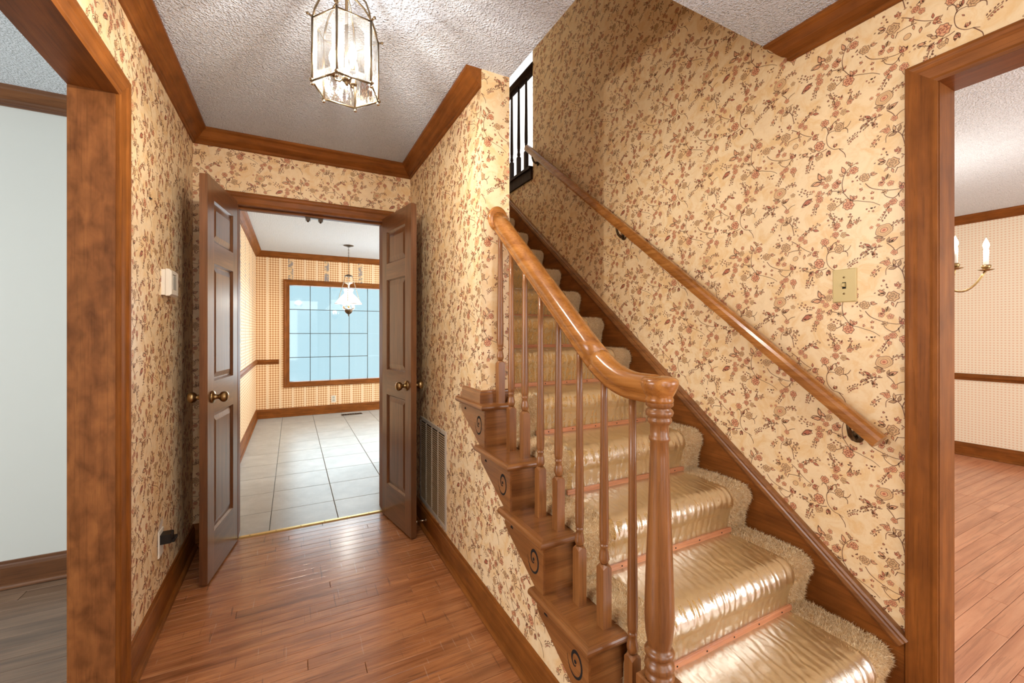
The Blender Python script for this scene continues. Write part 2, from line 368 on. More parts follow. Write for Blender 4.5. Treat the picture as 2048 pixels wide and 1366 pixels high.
    def obj(s, name, parent=None, label=None, cat=None, group=None, kind=None, origin=None):
        po = parent.get('_o', (0, 0, 0)) if parent else (0, 0, 0); po = tuple(po)
        org = origin if origin is not None else (po if parent else (0, 0, 0))
        o = bpy.data.objects.new(name, s.mesh(name, org)); COL.objects.link(o)
        if parent: o.parent = parent; o.location = tuple(a-b for a, b in zip(org, po)) 
        else: o.location = org
        o['_o'] = org
        tag(o, label, cat, group, kind); return o
def tag(o, label=None, cat=None, group=None, kind=None):
    if label: o['label'] = label
    if cat: o['category'] = cat
    if group: o['group'] = group
    if kind: o['kind'] = kind
    return o
def thing(name, loc, label, cat, group=None, kind=None):
    o = bpy.data.objects.new(name, None); COL.objects.link(o); o.location = loc; o['_o'] = tuple(loc); o.empty_display_size = .1
    return tag(o, label, cat, group, kind)

# ------------------------------------------------------------------ floral wallpaper print (flat print as thin geometry)
MOTIF = {"F":[[-4,29,14,0],[-36,36,11,0],[-22,86,9,0],[-27,62,13,1],[-58,-9,14,0],[-91,-7,11,4],[-67,-31,8,0],[11,0,11,2],[54,66,15,0],[57,-35,12,4],[84,-44,7,4],[109,-32,8,4],[109,-51,7,4],[37,-56,19,0],[-16,-49,16,1],[-59,15,10,0],[-48,50,8,0],[7,37,8,0],[-79,28,5,0],[35,54,6,4],[32,101,7,4],[64,88,6,4],[87,29,16,1],[135,-7,10,0],[160,-14,10,0],[145,-38,10,2],[195,-34,16,4],[167,-79,12,0],[151,-87,10,0],[196,-92,14,0],[157,-104,8,0],[153,11,8,1],[76,-10,8,4],[-208,57,21,5],[-225,78,6,0],[-244,74,6,0],[-156,35,9,1],[-222,24,8,0],[-236,11,7,0],[-180,-24,10,0],[-200,-57,11,0],[-237,-85,7,0],[-237,-19,6,0],[-171,-135,13,4],[-125,-148,12,0],[-110,-163,10,0],[-135,-175,11,4],[-184,-173,19,1],[-146,-224,10,3],[-75,-216,15,4],[-87,-118,8,0],[-109,-130,6,0],[0,-123,13,0],[41,-133,10,0],[-4,-156,12,0],[22,-162,11,1],[5,-183,7,4],[14,-106,7,0],[59,-123,5,0],[-4,-135,8,0],[-40,-177,15,0],[8,-212,17,1],[-59,-257,20,0],[-29,-297,12,4],[-5,-275,10,4],[-87,-294,9,0],[-63,-301,11,1],[-99,-325,5,0]],"S":[[[-37,7],[-14,10],[11,1],[23,-9],[32,-23],[46,-42],[66,-48],[86,-56],[111,-66],[131,-81]],[[22,-6],[18,15],[18,33],[23,54],[32,69],[46,83],[62,89]],[[0,-53],[14,-45],[21,-38]],[[-63,-24],[-75,-38],[-79,-63]],[[-89,51],[-79,61],[-63,61],[-48,54]],[[-63,93],[-61,76],[-50,57]],[[-85,49],[-75,54],[-58,53]],[[89,7],[102,-11],[121,-23],[148,-34],[175,-40],[192,-38]],[[189,-44],[179,-60],[166,-66],[148,-55],[142,-44]],[[181,-53],[184,-67]],[[167,-79],[154,-94],[142,-118],[133,-134]],[[-200,11],[-182,-10],[-176,-34]],[[-152,-125],[-159,-92],[-171,-74],[-189,-67],[-202,-78],[-203,-98]],[[-182,-78],[-180,-56],[-156,-48]],[[-159,-92],[-152,-71],[-133,-62]],[[-187,69],[-174,78],[-146,78]],[[-213,3],[-241,1],[-278,15]],[[-241,1],[-264,-12],[-276,-23]],[[-180,-24],[-165,-10],[-148,-5]],[[-216,-70],[-231,-81],[-241,-97]],[[-161,-152],[-144,-164],[-123,-184],[-103,-200],[-75,-216]],[[-123,-193],[-148,-192],[-171,-195]],[[-171,-193],[-178,-210]],[[-123,-135],[-103,-122],[-87,-117],[-59,-102]],[[-22,-69],[-14,-95],[-4,-118]],[[40,-128],[56,-124],[72,-116]],[[35,-127],[46,-106],[42,-97]],[[-4,-123],[-22,-127]],[[5,-184],[-7,-186],[-18,-198],[-31,-225],[-34,-242],[-29,-267],[-11,-287],[7,-292],[21,-299]],[[-31,-225],[-22,-218],[-4,-219]],[[-40,-192],[-48,-193],[-50,-201]],[[-40,-190],[-32,-200],[-29,-217]],[[21,-223],[35,-220],[45,-205]],[[25,-222],[34,-230],[35,-244]],[[-33,-277],[-48,-282],[-63,-284],[-83,-290],[-123,-272]],[[-87,-294],[-95,-314],[-103,-348]],[[7,-292],[25,-316],[28,-332]],[[35,-281],[52,-267],[66,-261]]],"L":[[-48,54,-87,51],[-52,58,-63,95],[-37,61,-58,81],[-22,6,-31,-5],[-18,18,-22,-4],[-16,19,-33,1],[0,29,16,34],[-4,42,7,51],[-83,3,-125,-23],[-103,-11,-121,-26],[21,-6,32,6],[16,1,0,0],[23,54,7,68],[27,61,16,93],[32,67,42,52],[42,82,52,96],[46,83,35,105],[46,-42,25,-31],[52,-44,42,-20],[14,-45,12,-29],[14,-43,27,-36],[-40,16,-52,3],[-58,4,-75,9],[102,32,125,32],[102,36,117,40],[142,-4,127,-3],[148,2,154,22],[145,-1,136,17],[145,-39,133,-39],[189,-34,184,-14],[195,-39,207,-28],[192,-42,194,-57],[175,-63,168,-68],[195,-98,198,-120],[77,7,71,13],[77,-15,71,-17],[-209,32,-238,37],[-204,28,-222,22],[-200,13,-193,32],[-198,12,-169,27],[-195,10,-178,23],[-178,75,-169,84],[-169,77,-156,84],[-161,76,-146,79],[-245,4,-264,21],[-264,9,-281,18],[-264,-7,-276,-14],[-241,-9,-234,-34],[-255,-10,-264,-26],[-171,-74,-198,-79],[-178,-70,-182,-46],[-169,-76,-163,-51],[-152,-76,-146,-91],[-148,-72,-133,-65],[-200,-51,-222,-55],[-193,-48,-202,-37],[-156,-128,-146,-126],[-156,-158,-161,-168],[-131,-178,-135,-195],[-131,-195,-129,-213],[-111,-212,-115,-233],[-87,-212,-103,-222],[-83,-206,-83,-187],[-75,-218,-59,-208],[-75,-222,-61,-233],[-204,-160,-227,-149],[-204,-165,-227,-165],[-174,-148,-161,-141],[-115,-141,-99,-127],[-99,-123,-83,-111],[-83,-122,-59,-131],[-135,-137,-140,-127],[-4,-123,-18,-115],[-4,-127,-14,-104],[-14,-95,-26,-76],[-13,-98,-4,-90],[14,-110,18,-95],[42,-129,46,-112],[59,-125,72,-116],[7,-146,20,-144],[-18,-157,-22,-164],[28,-162,42,-169],[-7,-163,0,-173],[-22,-214,-29,-196],[-20,-213,-13,-191],[-16,-211,-22,-193],[0,-197,-4,-184],[18,-205,25,-198],[-11,-245,-18,-236],[-7,-283,-11,-270],[-4,-281,2,-270],[-29,-284,-33,-309],[-27,-284,-22,-306],[-83,-260,-99,-249],[-79,-282,-99,-301],[-52,-285,-50,-307],[-99,-275,-123,-267],[-71,-274,-91,-259],[-187,-190,-182,-209],[-195,-184,-209,-196],[-59,-280,-75,-295]],"B":[[[[-63,-24],[-75,-38],[-81,-64]],9],[[[-83,24],[-103,30],[-129,51]],8],[[[-87,17],[-115,25],[-127,37]],6],[[[157,-95],[145,-115],[133,-134]],9],[[[-187,69],[-169,77],[-146,78]],7],[[[-222,1],[-250,3],[-278,20]],9],[[[-241,-2],[-259,-13],[-276,-23]],8],[[[-231,-11],[-234,-24],[-236,-33]],4],[[[-146,-64],[-150,-85],[-152,-98]],5],[[[-135,-62],[-144,-91],[-149,-108]],5],[[[-222,-69],[-234,-85],[-242,-97]],6],[[[-119,-141],[-95,-119],[-59,-104]],9],[[[-22,-73],[-11,-92],[7,-109]],8],[[[42,-129],[59,-123],[72,-116]],7],[[[39,-110],[46,-102],[40,-94]],4],[[[-140,-272],[-115,-273],[-87,-281]],7],[[[-83,-299],[-97,-319],[-103,-346]],10],[[[-99,-314],[-87,-328],[-79,-333]],4],[[[35,-283],[49,-270],[65,-262]],8],[[[-222,-161],[-204,-155],[-231,-153]],5],[[[51,31],[62,29],[69,35]],4],[[[-14,-16],[-4,-28],[7,-32]],5],[[[95,-83],[105,-93],[114,-91]],5],[[[-204,-119],[-209,-132],[-204,-146]],4],[[[-29,-71],[-22,-102],[-18,-123]],5]]}
def _lobes(cx, cy, r, n, amp, k, ph, sx=1.0, ang=0.0):
    out = []
    for i in range(n):
        a = 2*pi*i/n; q = r*(1+amp*cos(k*a+ph)); x, y = q*cos(a)*sx, q*sin(a)
        out.append((cx+x*cos(ang)-y*sin(ang), cy+x*sin(ang)+y*cos(ang)))
    return out
def _leaf(bx, by, tx, ty, wd, tip=.45):
    dx, dy = tx-bx, ty-by; L = sqrt(dx*dx+dy*dy)+1e-9; nx, ny = -dy/L, dx/L; h = L*wd
    P = lambda f, s: (bx+dx*f+nx*s*h, by+dy*f+ny*s*h)
    return [P(0, 0), P(.25, -.75), P(tip, -1), P(.75, -.6), P(1, 0), P(.75, .6), P(tip, 1), P(.25, .75)]
def motif_polys():
    R = random.Random(3); out = []   # (poly, ink, layer)
    def add(p, ink, lay): out.append((np.array(p)/1000., ink, lay))
    for s in MOTIF['S']:
        P = np.array(s, float)
        # smooth
        Q = []
        for i in range(len(P)-1):
            p0 = P[max(i-1, 0)]; p1 = P[i]; p2 = P[i+1]; p3 = P[min(i+2, len(P)-1)]
            for t in (0, .33, .66): Q.append(.5*((2*p1)+(-p0+p2)*t+(2*p0-5*p1+4*p2-p3)*t*t+(-p0+3*p1-3*p2+p3)*t**3))
        Q.append(P[-1]); Q = np.array(Q); n = len(Q)
        for i in range(n-1):
            a, b = Q[i], Q[i+1]; d = b-a; d /= np.linalg.norm(d)+1e-9; nn = np.array((-d[1], d[0])); wa = 1.35-.5*i/n; a = a-d*.3; b = b+d*.3
            add([a-nn*wa, b-nn*wa, b+nn*wa, a+nn*wa], 0, 0)
    for bx, by, tx, ty in MOTIF['L']:
        add(_leaf(bx, by, tx, ty, .23), 0, 0); f = lambda a, b, t: a+(b-a)*t
        add(_leaf(f(bx, tx, .16), f(by, ty, .16), f(bx, tx, .86), f(by, ty, .86), .20), R.choice((1, 2, 4, 3, 2)), 1)
        dx, dy = tx-bx, ty-by; L = sqrt(dx*dx+dy*dy)+1e-9; nx, ny = -dy/L*.55, dx/L*.55
        add([(bx-nx, by-ny), (f(bx, tx, .8), f(by, ty, .8)), (bx+nx, by+ny)], 0, 2)
    for cx, cy, r, k in MOTIF['F']:
        r = max(r, 4); ph = R.random()*6; an = R.random()*3
        if k in (0, 1):
            c1, c2 = ((1, 2) if k == 0 else (3, 4))
            nl = 5 if r < 12 else 7
            add(_lobes(cx, cy, r*1.0, 18, .13, nl, ph, .9, an), 0, 0); add(_lobes(cx, cy, r*.87, 18, .14, nl, ph, .9, an), c2, 1)
            if r > 7:
                for i in range(nl):   # petal strokes
                    a = ph+2*pi*i/nl+R.uniform(-.2, .2); q = R.uniform(.7, .86)
                    add(_leaf(cx+.30*r*cos(a), cy+.30*r*sin(a), cx+q*r*cos(a+.5), cy+q*r*sin(a+.5), .30), c1, 2)
                    add(_leaf(cx+.42*r*cos(a-.5), cy+.42*r*sin(a-.5), cx+.62*r*cos(a+.5), cy+.62*r*sin(a+.5), .10), 0, 3)
                add(_leaf(cx-.28*r, cy-.05*r, cx+.25*r, cy+.12*r, .34), 0, 4); add(_leaf(cx-.2*r, cy, cx+.2*r, cy+.08*r, .26), c1, 5)
            else: add(_leaf(cx-.5*r, cy-.2*r, cx+.5*r, cy+.2*r, .3), c1, 2); add(_leaf(cx-.3*r, cy+.3*r, cx+.35*r, cy-.2*r, .12), 0, 3)
        elif k == 5:
            for q, ink, la in ((1.0, 0, 0), (.93, 4, 1), (.72, 3, 2), (.66, 4, 3), (.44, 0, 4), (.38, 2, 5), (.18, 1, 6)):
                add(_lobes(cx, cy, r*q, 18, .05, 5, ph, 1.22, .35), ink, la)
        elif k == 2:
            for i in range(7):
                a = ph+2*pi*i/7; e = (cx+r*cos(a), cy+r*sin(a)); add(_leaf(cx, cy, *e, .24), 0, 0); add(_leaf(cx, cy, cx+.85*r*cos(a), cy+.85*r*sin(a), .18), 4, 1)
            add(_lobes(cx, cy, r*.25, 7, 0, 1, 0), 0, 2)
        elif k == 3: add(_lobes(cx, cy, r, 12, 0, 1, 0, 1.1, .5), 0, 0); add(_lobes(cx, cy, r*.86, 12, 0, 1, 0, 1.1, .5), 4, 1)
        else:
            for j, (da, ql) in enumerate(((-.75, 1.15), (.75, 1.15), (0, 1.4), (-.35, .95), (.4, .95))):
                a = an-.8+da; bx, by = cx-.5*r*cos(an-.8), cy-.5*r*sin(an-.8); e = (bx+r*ql*cos(a), by+r*ql*sin(a))
                add(_leaf(bx, by, *e, .30), 0, 0 if j < 3 else 2); e = (bx+.86*r*ql*cos(a), by+.86*r*ql*sin(a)); add(_leaf(bx, by, *e, .23), (1, 1, 2, 2, 1)[j], 1 if j < 3 else 3)
    for pl, n in MOTIF['B']:
        P = np.array(pl, float); n = int(n*1.3)
        for i in range(n):
            t = i/(n-1)*(len(P)-1); j = min(int(t), len(P)-2); p = P[j]+(P[j+1]-P[j])*(t-j); d = P[j+1]-P[j]; d /= np.linalg.norm(d)+1e-9
            s = 1 if i % 2 else -1; c = p+np.array((-d[1], d[0]))*s*R.uniform(3, 6.5)
            if i % 2: e = c+d*R.uniform(5, 9)+np.array((-d[1], d[0]))*s*4; add(_leaf(*c, *e, .3), 0, 0)
            else: add(_lobes(*c, R.uniform(2.6, 4.4), 6, .1, 3, i), 0, 0); add(_lobes(*c, 1.9, 5, 0, 3, i), R.choice((1, 2, 4)), 1)
    # pale background sprays
    return out
MP = motif_polys()
_inks = np.array([p[1] for p in MP]); 
_bb = np.array([[p[0][:, 0].min(), p[0][:, 1].min(), p[0][:, 0].max(), p[0][:, 1].max()] for p in MP]); _BB = (_bb[:, 0].min(), _bb[:, 1].min(), _bb[:, 2].max(), _bb[:, 3].max())
def _clip(poly, conv):
    for i in range(len(conv)):
        a, b = conv[i], conv[(i+1) % len(conv)]; ex, ey = b[0]-a[0], b[1]-a[1]; out = []
        if not poly: return poly
        for j in range(len(poly)):
            p, q = poly[j], poly[(j+1) % len(poly)]; sp = ex*(p[1]-a[1])-ey*(p[0]-a[0]); sq = ex*(q[1]-a[1])-ey*(q[0]-a[0])
            if sp >= 0: out.append(p)
            if (sp >= 0) != (sq >= 0): t = sp/(sp-sq); out.append((p[0]+(q[0]-p[0])*t, p[1]+(q[1]-p[1])*t))
        poly = out
    return poly
def print_wall(g, conv, to3d, anchor=(0, 0)):
    """conv: convex region (counter-clockwise) in wall u,v; to3d(u, v, lift)"""
    A = (.3505, -.22725); B = (0, .4545); us = [c[0] for c in conv]; vs = [c[1] for c in conv]
    i0 = int((min(us)-anchor[0]-_BB[2])/A[0])-1; i1 = int((max(us)-anchor[0]-_BB[0])/A[0])+1; base = len(g.v); V = []; Fc = []; Mi = []
    edges = [(conv[k], conv[(k+1) % len(conv)]) for k in range(len(conv))]
    inside = lambda x, y: all((b[0]-a[0])*(y-a[1])-(b[1]-a[1])*(x-a[0]) >= 0 for a, b in edges)
    ink_i = [g.mi(k) for k in INKS]
    for i in range(i0, i1+1):
        oy0 = anchor[1]+A[1]*i; j0 = int((min(vs)-oy0-_BB[3])/B[1])-1; j1 = int((max(vs)-oy0-_BB[1])/B[1])+1
        for j in range(j0, j1+1):
            ox, oy = anchor[0]+A[0]*i, oy0+B[1]*j
            for (P, ink, lay), bb in zip(MP, _bb):
                x0, y0, x1, y1 = bb[0]+ox, bb[1]+oy, bb[2]+ox, bb[3]+oy
                if x1 < min(us) or x0 > max(us) or y1 < min(vs) or y0 > max(vs): continue
                pts = [(x+ox, y+oy) for x, y in P.tolist()]
                if not (inside(x0, y0) and inside(x1, y1) and inside(x0, y1) and inside(x1, y0)):
                    pts = _clip(pts, conv)
                    if len(pts) < 3: continue
                lift = .0003+.00012*lay; n0 = base+len(V); V += [to3d(x, y, lift) for x, y in pts]; Fc.append(tuple(range(n0, n0+len(pts)))); Mi.append(ink_i[ink])
    g.v += V; g.f += Fc; g.m += Mi; g.sm += [False]*len(Fc)
FXp = lambda X: (lambda u, v, l: (X-l, -u, v))      # wall facing -x (seen looking +x)
FXm = lambda X: (lambda u, v, l: (X+l, u, v))       # wall facing +x
FYm = lambda Y: (lambda u, v, l: (u, Y-l, v))       # wall facing -y

# ================================================================== STRUCTURE
def S(g, name, label=None, parent=None, cat=None): return g.obj(name, parent, label, cat, None, 'structure' if not parent else None)
def rect(u0, u1, v0, v1): return [(u0, v0), (u1, v0), (u1, v1), (u0, v1)]

# ---- hall walls
g = G(); P3 = {'+x': 'paper', '-x': 'white', '-y': 'white', '+y': 'white'}
OY0, OY1, OZ = .2, 1.853, 2.055
g.box(XL-.115, XL, OY1, D, 0, H, 'paper', P3); g.box(XL-.115, XL, YF, OY0, 0, H, 'paper', P3); g.box(XL-.115, XL, OY0, OY1, OZ, H, 'paper', P3)
print_wall(g, rect(OY1+.05, D, .1, H-.04), FXm(XL), (.1, .2)); print_wall(g, rect(OY0-.05, OY1+.05, OZ+.03, H-.04), FXm(XL), (.1, .2)); print_wall(g, rect(-.6, OY0-.05, .1, H-.04), FXm(XL), (.1, .2))
S(g, 'wall_left', 'hall wall in cream floral wallpaper with the wide cased opening', cat='wall')
g = G(); BX0, BX1, BZ = -.311, .578, 2.045
pb = {'-y': 'paper', '+y': 'gingham'}
g.box(XL-.115, BX0, D, D+.115, 0, H, 'white', pb); g.box(BX1, XR, D, D+.115, 0, H, 'white', pb); g.box(BX0, BX1, D, D+.115, BZ, H, 'white', pb)
print_wall(g, rect(XL, XR, BZ+.03, H-.04), FYm(D), (.03, .33)); print_wall(g, rect(XL, BX0-.04, .1, BZ+.03), FYm(D), (.03, .33)); print_wall(g, rect(BX1+.04, XR, .1, BZ+.03), FYm(D), (.03, .33))
S(g, 'wall_back', 'end wall of the hall in floral wallpaper around the double doors', cat='wall')
# closet wall / stair wall: full height behind YE, stepped below the open steps
g = G(); poly = [(Y0+.012, 0), (D, 0), (D, 5.09), (YE, 5.09), (YE, SZ(4)-.027)]
for k in (4, 3, 2, 1, 0):
    yk = SY(k)+.012
    if k == 4: poly += [(yk, SZ(4)-.027), (yk, SZ(3)-.027)]
    elif k: poly += [(yk, SZ(k)-.027), (yk, SZ(k-1)-.027)]
    else: poly += [(yk, SZ(0)-.027)]
g.prism(poly, 0, XR, XI, 'paper')
print_wall(g, rect(-D, -YE, .1, H-.04), FXp(XR), (-2.3, .25))
yb = lambda z: SY(1)+(z-SZ(0))*RUN/RISE
print_wall(g, [(-YE, 0.02), (-.95, .02), (-yb(.17), .17), (-YE, SZ(0)+(YE-SY(1))*RISE/RUN)], FXp(XR), (-2.3, .25))
print_wall(g, rect(XR, XI, SZ(4), H), FYm(YE), (.75, .35))
print_wall(g, [(YE, SZ(4)+.3), (D, SZ(9)+.3), (D, 4.9), (YE, 4.9)], FXm(XI), (0, .2))
S(g, 'wall_stair', 'floral wallpapered wall between the hall and the stairs with a free end', cat='wall')
g = G(); DY0, DY1, DZ = -.9, .579, 2.06
pr = {'-x': 'paper', '+x': 'dots', '-y': 'white', '+y': 'white'}
g.box(XW, XD, DY1, 3.094, 0, 5.09, 'paper', {'-x': 'paper', '+x': 'dots', '+y': 'upwhite'}); g.box(XW, XD, 3.094, 4.0, 0, ZU-.095, 'paper', pr); g.box(XW, XD, YF, DY0, 0, H, 'paper', pr)
g.box(XW, XD, DY0, DY1, DZ, H, 'paper', pr)
an = (-.84016, 1.77278)
print_wall(g, [(-3.094, SZ(9)+.05), (-DY1, .05), (-DY1, 4.2), (-3.094, 4.2)], FXp(XW), an)
print_wall(g, [(-4.0, SZ(12)), (-3.094, SZ(9)), (-3.094, ZU-.05), (-4.0, ZU-.05)], FXp(XW), an)
print_wall(g, rect(-DY1, .5, DZ+.03, H-.04), FXp(XW), an)
S(g, 'wall_right', 'tall floral wallpapered wall along the stairs with the light switch', cat='wall')
g = G(); g.box(XL-.115, XD, YF-.12, YF, 0, H, 'paper'); S(g, 'wall_front', 'front wall of the entry behind the camera', cat='wall')
g = G(); g.box(XR, XD, YO-.115, YO, H+.16, 5.09, 'paper'); g.box(XR, XI, YO, YE, H+.16, 5.09, 'paper'); S(g, 'wall_stairwell', 'upper wall above the near edge of the stairwell opening', cat='wall')
# ---- side rooms
g = G(); g.box(-4.1, XL-.115, LY, LY+.12, 0, H, 'white'); S(g, 'wall_left_room_back', 'plain white wall of the room left of the hall', cat='wall')
g = G(); g.box(-4.1, -4.0, -1.4, LY, 0, H, 'white'); g.box(-4.1, XL-.115, -1.5, -1.4, 0, H, 'white'); S(g, 'wall_left_room_side', 'far side walls of the white room left of the hall', cat='wall')
g = G(); g.box(DX, DX+.12, -2.4, 2.8, 0, H, 'dots'); S(g, 'wall_dining_far', 'far dining room wall in pale dotted wallpaper', cat='wall')
g = G(); g.box(XD, DX, 2.7, 2.82, 0, H, 'dots'); g.box(XD, DX, -2.42, -2.3, 0, H, 'dots'); g.box(XD-.115, XD, -2.3, YF, 0, H, 'dots'); S(g, 'wall_dining_side', 'side walls of the dining room in pale dotted wallpaper', cat='wall')
g = G(); g.box(KXL-.12, KXL, D+.115, KY, 0, H, 'gingham'); S(g, 'wall_kitchen_left', 'left kitchen wall in orange gingham wallpaper', cat='wall')
g = G(); WX0, WX1, WZ0, WZ1 = -.05, 1.655, .50, 1.98
g.box(KXL-.12, WX0, KY, KY+.14, 0, H, 'gingham'); g.box(WX1, 3.6, KY, KY+.14, 0, H, 'gingham'); g.box(WX0, WX1, KY, KY+.14, 0, WZ0, 'gingham'); g.box(WX0, WX1, KY, KY+.14, WZ1, H, 'gingham')
S(g, 'wall_kitchen_back', 'kitchen window wall in gingham wallpaper with floral stripes', cat='wall')
g = G(); g.box(3.5, 3.6, 4.2, KY, 0, H, 'gingham'); g.box(XR, XI, D, 4.2, 0, H-.001, 'gingham'); g.box(XI, 3.6, 4.1, 4.2, 0, H-.001, 'gingham'); S(g, 'wall_kitchen_right', 'right kitchen wall hidden behind the door leaf', cat='wall')
# ---- upper floor
g = G(); g.box(XR, XD, 5.4, 5.5, ZU, 5.09, 'upwhite'); g.box(XD, 4.2, 5.4, 5.5, ZU, 5.09, 'upwhite'); g.box(4.2, 4.3, 3.0, 5.5, ZU, 5.09, 'upwhite'); g.box(XD, 4.3, 2.98, 3.094, ZU, 5.09, 'upwhite')
g.box(XR, XI, D, 5.5, H+.02, 5.09, 'paper'); S(g, 'wall_upper', 'bright white upstairs walls behind the landing balusters', cat='wall')
g = G(); g.box(XR, 4.3, YO-.115, 5.5, 5.09, 5.2, 'popcorn2'); S(g, 'ceiling_upper', 'white ceiling of the upstairs hall', cat='ceiling')
g = G(); g.box(XI, XW, SY(13), 5.5, H+.03, ZU, 'darkwood'); g.box(XW+.05, 4.3, 3.094, 5.5, H+.02, ZU-.002, 'darkwood'); S(g, 'floor_upper', 'dark upstairs landing floor at the top of the stairs', cat='floor')
# ---- ceilings
g = G(); g.box(XL-.115, XR, YE, D, H, H+.16, 'popcorn'); g.box(XL-.115, XI, YF, YE, H, H+.16, 'popcorn'); g.box(XI, XD, YF, YO, H, H+.16, 'popcorn'); S(g, 'ceiling', 'grey white popcorn ceiling of the hall around the stairwell opening', cat='ceiling')
g = G(); g.box(-4.1, XL-.115, -1.5, LY+.1, H, H+.1, 'popcorn2'); S(g, 'ceiling_left_room', 'popcorn ceiling of the white room on the left', cat='ceiling')
g = G(); g.box(XD, DX+.1, -2.4, 2.8, H, H+.018, 'popcorn2'); S(g, 'ceiling_dining', 'popcorn ceiling of the dining room', cat='ceiling')
g = G(); g.box(KXL-.1, XR, D+.115, 4.2, H, H+.018, 'popcorn2'); g.box(KXL-.1, 3.6, 4.2, KY+.1, H, H+.018, 'popcorn2'); S(g, 'ceiling_kitchen', 'popcorn ceiling of the kitchen', cat='ceiling')

# ---- floors with separate boards
def boards(parent, x0, x1, ys, pitch, lens, m, th=.012, seed=1, gap=.0007, stuff=False):
    R = random.Random(seed); gg = G()
    for y in ys:
        x = x0-R.uniform(0, lens[0])
        while x < x1:
            L = R.uniform(*lens); a, b = max(x, x0), min(x+L, x1); x += L
            if b-a < .04: continue
            if stuff: gg.cbox(a+gap, b-gap, y+gap, y+pitch-gap, -th, 0, m, .0012)
            else:
                q = G(); dz = R.uniform(-.0004, .0002); q.cbox(a+gap, b-gap, y+gap, y+pitch-gap, -th, dz, m, .0012)
                q.obj('plank', parent)
    if stuff: gg.obj('outer_planks', parent, kind='stuff')
g = G(); g.box(XL-.115, XD, YF, D+.02, -.06, -.008, 'gap'); fl = S(g, 'floor', 'reddish brown oak strip floor of the hall with scratches', cat='floor')
PW = .057; n0 = 38
boards(fl, XL, XR, [D-PW*(i+1) for i in range(n0)], PW, (.7, 2.2), 'hallfloor', seed=4)
boards(fl, XL, XW, [D-PW*(i+1) for i in range(n0, 76)], PW, (.5, 1.4), 'hallfloor', seed=5, stuff=True)
boards(fl, XL-.115, XL, [OY0+.02+i*.0905 for i in range(18)], .0905, (.5, .6), 'hallfloor', seed=8, stuff=True)
g = G(); g.box(-4.1, XL-.115, -1.5, LY+.1, -.06, -.008, 'gap'); fl = S(g, 'floor_left_room', 'greyish brown plank floor of the room on the left', cat='floor')
boards(fl, -2.4, XL-.117, [LY-.082*(i+1) for i in range(20)], .082, (.6, 1.4), 'leftfloor', seed=6)
boards(fl, -4.0, XL-.117, [LY-.082*(i+1) for i in range(20, 53)], .082, (1, 2), 'leftfloor', seed=7, stuff=True)
g = G(); g.box(XD-.115, DX, -2.4, 2.8, -.06, -.008, 'gap'); fl = S(g, 'floor_dining', 'pinkish glossy oak floor of the dining room', cat='floor')
boards(fl, XD+.0, 4.6, [-.9+.0745*i for i in range(38)], .0745, (.7, 1.6), 'dinfloor', seed=9)
boards(fl, XD-.115, XD, [DY0+i*.0742 for i in range(20)], .0742, (.4, .6), 'dinfloor', seed=10, stuff=True)
boards(fl, 4.6, DX, [-.9+.0745*i for i in range(48)], .0745, (.7, 1.6), 'dinfloor', seed=11, stuff=True)
boards(fl, XD, DX, [-2.3+.07*i for i in range(20)], .07, (.7, 1.6), 'dinfloor', seed=12, stuff=True)
g = G(); g.box(KXL-.1, 3.6, D-.005, KY+.1, -.06, -.004, 'grout'); fl = S(g, 'floor_kitchen', 'pale grey tiled kitchen floor', cat='floor')
TP = .405; tb = {}
R = random.Random(2)
for j in range(-1, 10):
    for i in range(-1, 9):
        x0, x1, y0, y1 = max(-.13+TP*i, KXL), min(-.13+TP*(i+1), 3.5), max(3.4+TP*j, D+.004), min(3.4+TP*(j+1), KY)
        if x1-x0 < .02 or y1-y0 < .02: continue
        q = G(); q.cbox(x0+.0022, x1-.0022, y0+.0022, y1-.0022, -.012, R.uniform(-.0003, .0003), 'tile', .0015); q.obj('tile', fl)

# ---- trim profiles (p out from wall, q up)
CROWN = [(0, 0), (.074, 0), (.074, -.012), (.068, -.016), (.060, -.020), (.052, -.030), (.042, -.044), (.030, -.056), (.020, -.062), (.014, -.066), (.014, -.078), (.008, -.082), (0, -.082)]
BASE = [(0, .002), (.030, .002), (.029, .010), (.024, .018), (.0135, .021), (.0135, .100), (.011, .112), (.007, .118), (.006, .130), (0, .132)]
RAILP = [(0, 0), (.012, 0), (.016, .008), (.016, .020), (.026, .028), (.028, .040), (.020, .046), (.014, .058), (.010, .066), (0, .066)]
CAS = [(0, 0), (0, .010), (.010, .013), (.018, .011), (.024, .012), (.046, .015), (.056, .020), (.066, .022), (.074, .021), (.078, .016), (.078, 0)]  # (w outward, t out of wall)
tn = [0]
def T(g, label, cat='moulding'):
    tn[0] += 1; return g.obj('trim_%d' % tn[0], None, label, cat, None, 'structure')
def axm(A, B): d = [abs(a-b) for a, b in zip(A, B)]; return 'trim_'+'xyz'[d.index(max(d))]
def TR(A, B, n, prof, label, m0=0, m1=0, cat='moulding'):
    g = G(); g.run(A, B, n, prof, 'door_x' if A[0] < -.6 and B[0] < -.6 and A[1] == LY else axm(A, B), m0, m1); return T(g, label, cat)
TR((XL, YF, H), (XL, D, H), (1, 0, 0), CROWN, 'stained crown moulding running along the left hall wall', 1, 1, 'crown moulding')
TR((XL, D, H), (XR, D, H), (0, -1, 0), CROWN, 'stained crown moulding above the double doors', 1, 1, 'crown moulding')
TR((XR, D, H), (XR, YE, H), (-1, 0, 0), CROWN, 'short crown moulding that stops square at the free wall end', 1, 0, 'crown moulding')
TR((XW, YF, H), (XW, YO-.076, H), (-1, 0, 0), CROWN, 'crown moulding above the dining room opening', 1, -1, 'crown moulding')
TR((XL-.115, LY, H), (-4.0, LY, H), (0, -1, 0), CROWN, 'dark crown moulding in the white left room', 0, 1, 'crown moulding')
